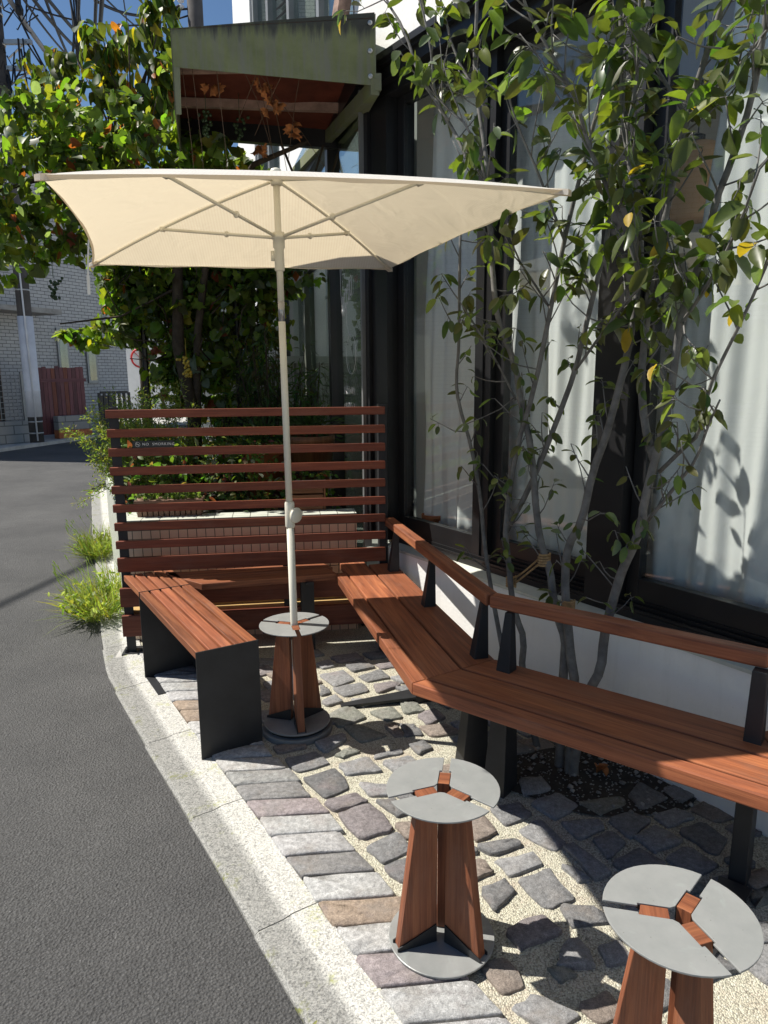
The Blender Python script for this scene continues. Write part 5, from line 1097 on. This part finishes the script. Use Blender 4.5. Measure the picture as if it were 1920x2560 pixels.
mf = thing("mesh_fence", "white wire mesh fence with a grey post at the left edge behind the utility pole", "fence", V3(-8.9, 15.7, .5)); M0, M1 = V3(-9.9, 14.4), V3(-8.25, 16.6); MD = (M1 - M0).normalized(); ML = (M1 - M0).length; q = MB()
for i in range(28): q.box(M0 + MD * (i * ML / 28) + V3(0, 0, 1.05), .006, .006, .52, MD)
for i in range(9): q.box((M0 + M1) / 2 + V3(0, 0, .55 + i * .125), ML / 2, .005, .005, MD)
q.build("mesh", "wire_mesh", mf); q = MB()
for u in (.5, .98): q.box(M0 + MD * ML * u + V3(0, 0, .95), .03, .03, .65, MD)
q.build("post", "aluminium", mf)
cw = thing("concrete_wall", "low pale concrete block wall under the wire mesh fence", "wall", V3(-9, 15.4, 0)); q = MB(); q.box((M0 + M1) / 2 + V3(0, 0, .24), ML / 2, .09, .26, MD); tuv(q); q.build("blocks", "block_wall", cw)
df = thing("black_fence", "black slatted fence standing behind the wire mesh at the left edge", "fence", V3(-9.2, 16.4, 0)); q = MB()
for i in range(18): q.box(V3(-10.0, 15.2) + MD * i * .11 + V3(0, 0, 1.05), .042, .012, 1.05, MD)
q.build("boards", "frame_black", df); q = MB(); q.box(V3(-9.45, 15.95, 1.9), .95, .02, .03, MD); q.build("rail", "frame_black", df)

# utility pole with guard, straps, arms
up_ = thing("utility_pole", "concrete utility pole with a white guard sleeve at the left edge", "utility pole", V3(-7.72, 15.85, 0)); PC = V3(-7.72, 15.85)
q = MB(); q.lathe(PC, [(.145, -.05), (.142, 4), (.125, 13)], 24); q.build("pole", "pole_concrete", up_, True)
q = MB(); q.lathe(PC + V3(0, 0, .62), [(.158, 0), (.158, .55), (.162, .56), (.162, .58), (.158, .59), (.156, 2.15)], 24); q.build("guard", "guard_white", up_, True)
for z in (.25, .5, 1.0, 3.3, 3.75, 4.15, 4.5, 6.9, 8.05, 8.6, 8.75, 9.3, 9.5, 10.2, 10.6):
    q = MB(); q.lathe(PC + V3(0, 0, z), [(.150, 0), (.150, .03)], 20); q.build("strap", "pale_steel", up_, True)
q = MB(); q.tube([PC + V3(.09, -.15, .1), PC + V3(.06, -.16, 3.6), PC + V3(.02, -.17, 4.0), PC + V3(.09, -.14, 4.2), PC + V3(.0, -.17, 4.5), PC + V3(.0, -.16, 12)], .018, 8); q.build("conduit", "guard_white", up_, True)
for z, L in ((8.10, .55), (7.62, .75), (10.9, 1.1)):
    q = MB(); q.box(PC + V3(.15 + L / 2, -.02, z), L / 2, .04, .04); q.tube([PC + V3(.2, -.02, z - .3), PC + V3(.2 + L * .6, -.02, z - .04)], .018, 6); q.build("cross_arm", "pale_steel", up_)
q = MB()
for k in range(46):
    a = PC + V3(rnd.uniform(.1, .75), rnd.uniform(-.3, .1), rnd.uniform(6.6, 9.6)); b = a + V3(rnd.uniform(-.3, .4), rnd.uniform(-.2, .2), rnd.uniform(-.9, .9)); q.tube([a, (a + b) / 2 + V3(rnd.uniform(-.15, .15), 0, -.2), b], rnd.choice((.012, .016, .02)), 5)
for k in range(8):
    c = PC + V3(.50 + rnd.uniform(-.12, .2), -.1, 8.55 + k * .16); q.lathe(c, [(.03, 0), (.06, .03), (.06, .14), (.03, .17)], 8)
q.build("wire_cluster", "cable", up_, True)
p2 = thing("utility_pole", "second dark utility pole standing further back above the canopy box", "utility pole", V3(-3.75, 15.9, 0)); P2 = V3(-3.72, 15.9)
q = MB(); q.lathe(P2, [(.17, 0), (.145, 13)], 20); q.build("pole", "pole_concrete", p2, True)
for dz in (0, .12):
    q = MB(); q.lathe(P2 + V3(-.28, 0, 8.70 + dz), [(.03, 0), (.065, .02), (.065, .06), (.03, .09)], 10); q.build("insulator", "guard_white", p2, True)
q = MB(); q.tube([P2 + V3(0, 0, 8.72), P2 + V3(-.3, 0, 8.70)], .02, 6); q.build("insulator_arm", "cable", p2, True)
# overhead cables
def cable(a, b, sag, r, name, lab, mat="cable", n=14):
    a = Vector(a); b = Vector(b); q = MB(); q.tube([a.lerp(b, i / n) - V3(0, 0, sag * 4 * (i / n) * (1 - i / n)) for i in range(n + 1)], r, 6)
    tag(q.build(name, mat, smooth=True), lab, "cable", "overhead cables")
U = lambda z, dx=.6: PC + V3(dx, -.05, z)
cab = [(P2 + V3(-.28, 0, 8.78), (-5.04, 14.0, 8.0), .22, .028, "cable sagging leftwards from the insulator of the second pole", "cable"),
       (P2 + V3(-.1, 0, 8.6), (-6.3, 14.2, 8.0), .25, .016, "thin cable below the insulator of the second pole", "cable"),
       (U(8.10, .6), (-5.9, 17.5, 6.6), .3, .02, "looped service wire leaving the upper arm of the left pole", "cable"),
       (U(7.62, .7), (-6.0, 15.2, 6.2), .15, .014, "slack thin wire dropping from the lowest cross arm", "cable"),
       (U(9.4, .2), (-6.35, 16.2, 7.0), .4, .022, "drooping black service loop close to the left pole", "cable")]
cab.append(((-7.28, 15.4, 8.81), (-7.45, 19.0, 8.36), .08, 0.05, 'thick pale wrapped cable sloping down from the left pole into the tree top', 'cable_grey'))
cab.append(((-6.38, 14.0, 8.38), (-7.28, 19.0, 9.2), .08, 0.035, 'dark cable just right of the thick pale cable', 'cable'))
cab.append(((-5.57, 13.0, 7.86), (-7.14, 18.0, 8.63), .08, 0.03, 'steep dark cable crossing between the two slanting ones near the left pole', 'cable'))
cab.append(((-6.14, 14.0, 8.38), (-7.07, 20.0, 9.41), .08, 0.035, 'long dark cable slanting right above the drooping tree', 'cable'))
cab.append(((-4.51, 12.0, 7.39), (-6.62, 17.0, 8.23), .08, 0.022, 'nearly upright thin line beside the cable bundle', 'cable'))
cab.append(((-4.26, 12.0, 7.39), (-6.25, 17.0, 8.23), .08, 0.03, 'upright dark line right of the cable bundle', 'cable'))
cab.append(((-4.16, 12.0, 7.39), (-6.13, 17.0, 8.46), .08, 0.038, 'twisted dark line, rightmost of the upright ones', 'cable'))
cab.append(((-4.82, 13.0, 7.88), (-5.34, 19.0, 9.36), .08, 0.016, 'thin wire slanting right across the open sky', 'cable'))
cab.append(((-6.52, 14.0, 8.38), (-7.58, 19.0, 9.11), .08, 0.022, 'thin dark cable between the left pole and the tree', 'cable'))
cab.append(((-3.25, 11.0, 6.91), (-3.92, 17.0, 8.37), .08, 0.012, 'fine wire slanting down past the tip of the drooping tree', 'cable'))
cab.append(((-4.23, 13.0, 7.88), (-5.71, 18.0, 8.78), .08, 0.012, 'finest wire in the open sky, nearly upright', 'cable'))
for c in cab: cable(c[0], c[1], c[2], c[3], "overhead_cable", c[4], c[5])
q = MB()
for i in range(8):
    x = -5.40 + rnd.uniform(-.10, .10); q.tube([(x, 14, 9.2), (x + rnd.uniform(-.06, .06), 14, 8.1), (x + rnd.uniform(-.10, .10), 14, 7.6), (x + rnd.uniform(-.1, .1), 14, 6.9)], rnd.choice((.012, .016, .022)), 5)
tag(q.build("cable_bundle", "cable", smooth=True), "dense bundle of black drop cables hanging behind the tree top", "cables")

# road sign glimpsed through the vine
rs = thing("road_sign", "round white and red road sign glimpsed through the vine leaves", "sign", V3(-3.9, 11.8, 0)); q = MB(); q.tube([(-3.92, 11.8, 0), (-3.92, 11.8, 2.2)], .03, 8); q.build("post", "aluminium", rs); q = MB(); q.lathe(V3(-3.92, 11.76, 1.78), [(.17, 0), (.17, .01)], 24, (0, -1, 0)); q.build("disc", "sign_white", rs)
q = MB(); c = V3(-3.92, 11.745, 1.78); q.tube([c + V3(math.cos(a) * .145, 0, math.sin(a) * .145) for a in [i * math.pi / 12 for i in range(25)]], .014, 6); q.bar(c + V3(-.1, 0, .1), c + V3(.1, 0, -.1), .004, .03, (0, 1, 0)); q.build("red_ring", "red_paint", rs)

# house on the near left across the road, out of frame, seen mirrored in the cafe windows
nh = thing("facing_house", "grey tiled house across the road, mirrored in the cafe windows", "building", V3(-10.5, 3, 0))
q = MB(); q.box(V3(-12.0, 2.8, 3.2), 1.5, 6.8, 3.2)
for fi, f in enumerate(q.f): q.uv[fi] = [(q.v[i][1], q.v[i][2]) for i in f]
q.build("wall", "house_tile", nh)
for y in (-1.5, 1.5, 4.5, 7.8):
    for z in (1.7, 4.6):
        q = MB(); q.box(V3(-10.48, y, z), .03, .55, .65); f_ = q.build("window", "aluminium", nh); q = MB(); q.box(V3(-10.44, y, z), .012, .48, .58); q.build("pane", "annex_glass", f_)
cable(PC + V3(.0, -.2, 9.0), (-10.6, -8, 8.2), .3, .03, "overhead_cable", "cable running towards the viewer from the left pole over the road")
# bits blown against the kerb
q = MB()
for i in range(70):
    p_, d_ = along(KO, rnd.uniform(1.2, 6.0)); qn = V3(d_.y, -d_.x); o = rnd.uniform(-.55, .22) if rnd.random() < .45 else rnd.gauss(-.01, .03)
    c = p_ + qn * o + V3(0, 0, -.006 if o < 0 else .012); a = rnd.uniform(0, 6.28); L = rnd.uniform(.008, .028)
    leaf(q, c, (math.cos(a), math.sin(a), .12), (rnd.uniform(-.4, .4), rnd.uniform(-.4, .4), 1), L, L * rnd.uniform(.15, .5), rnd.choice(((1, .9, .6), (.5, .4, .3), (1.2, 1.1, .9), (.4, .45, .2))), 'oval', -.3, .3)
k = N("litter"); b_ = k.bsdf(None, .9); k.l(k.mix(1.0, (0.5, 0.45, 0.33), k.attr(), 'MULTIPLY'), b_.inputs['Base Color'])
tag(q.build("leaf_litter", "litter", smooth=True), "tiny dry leaf scraps scattered along the kerb and road edge", "leaf litter", kind='stuff')
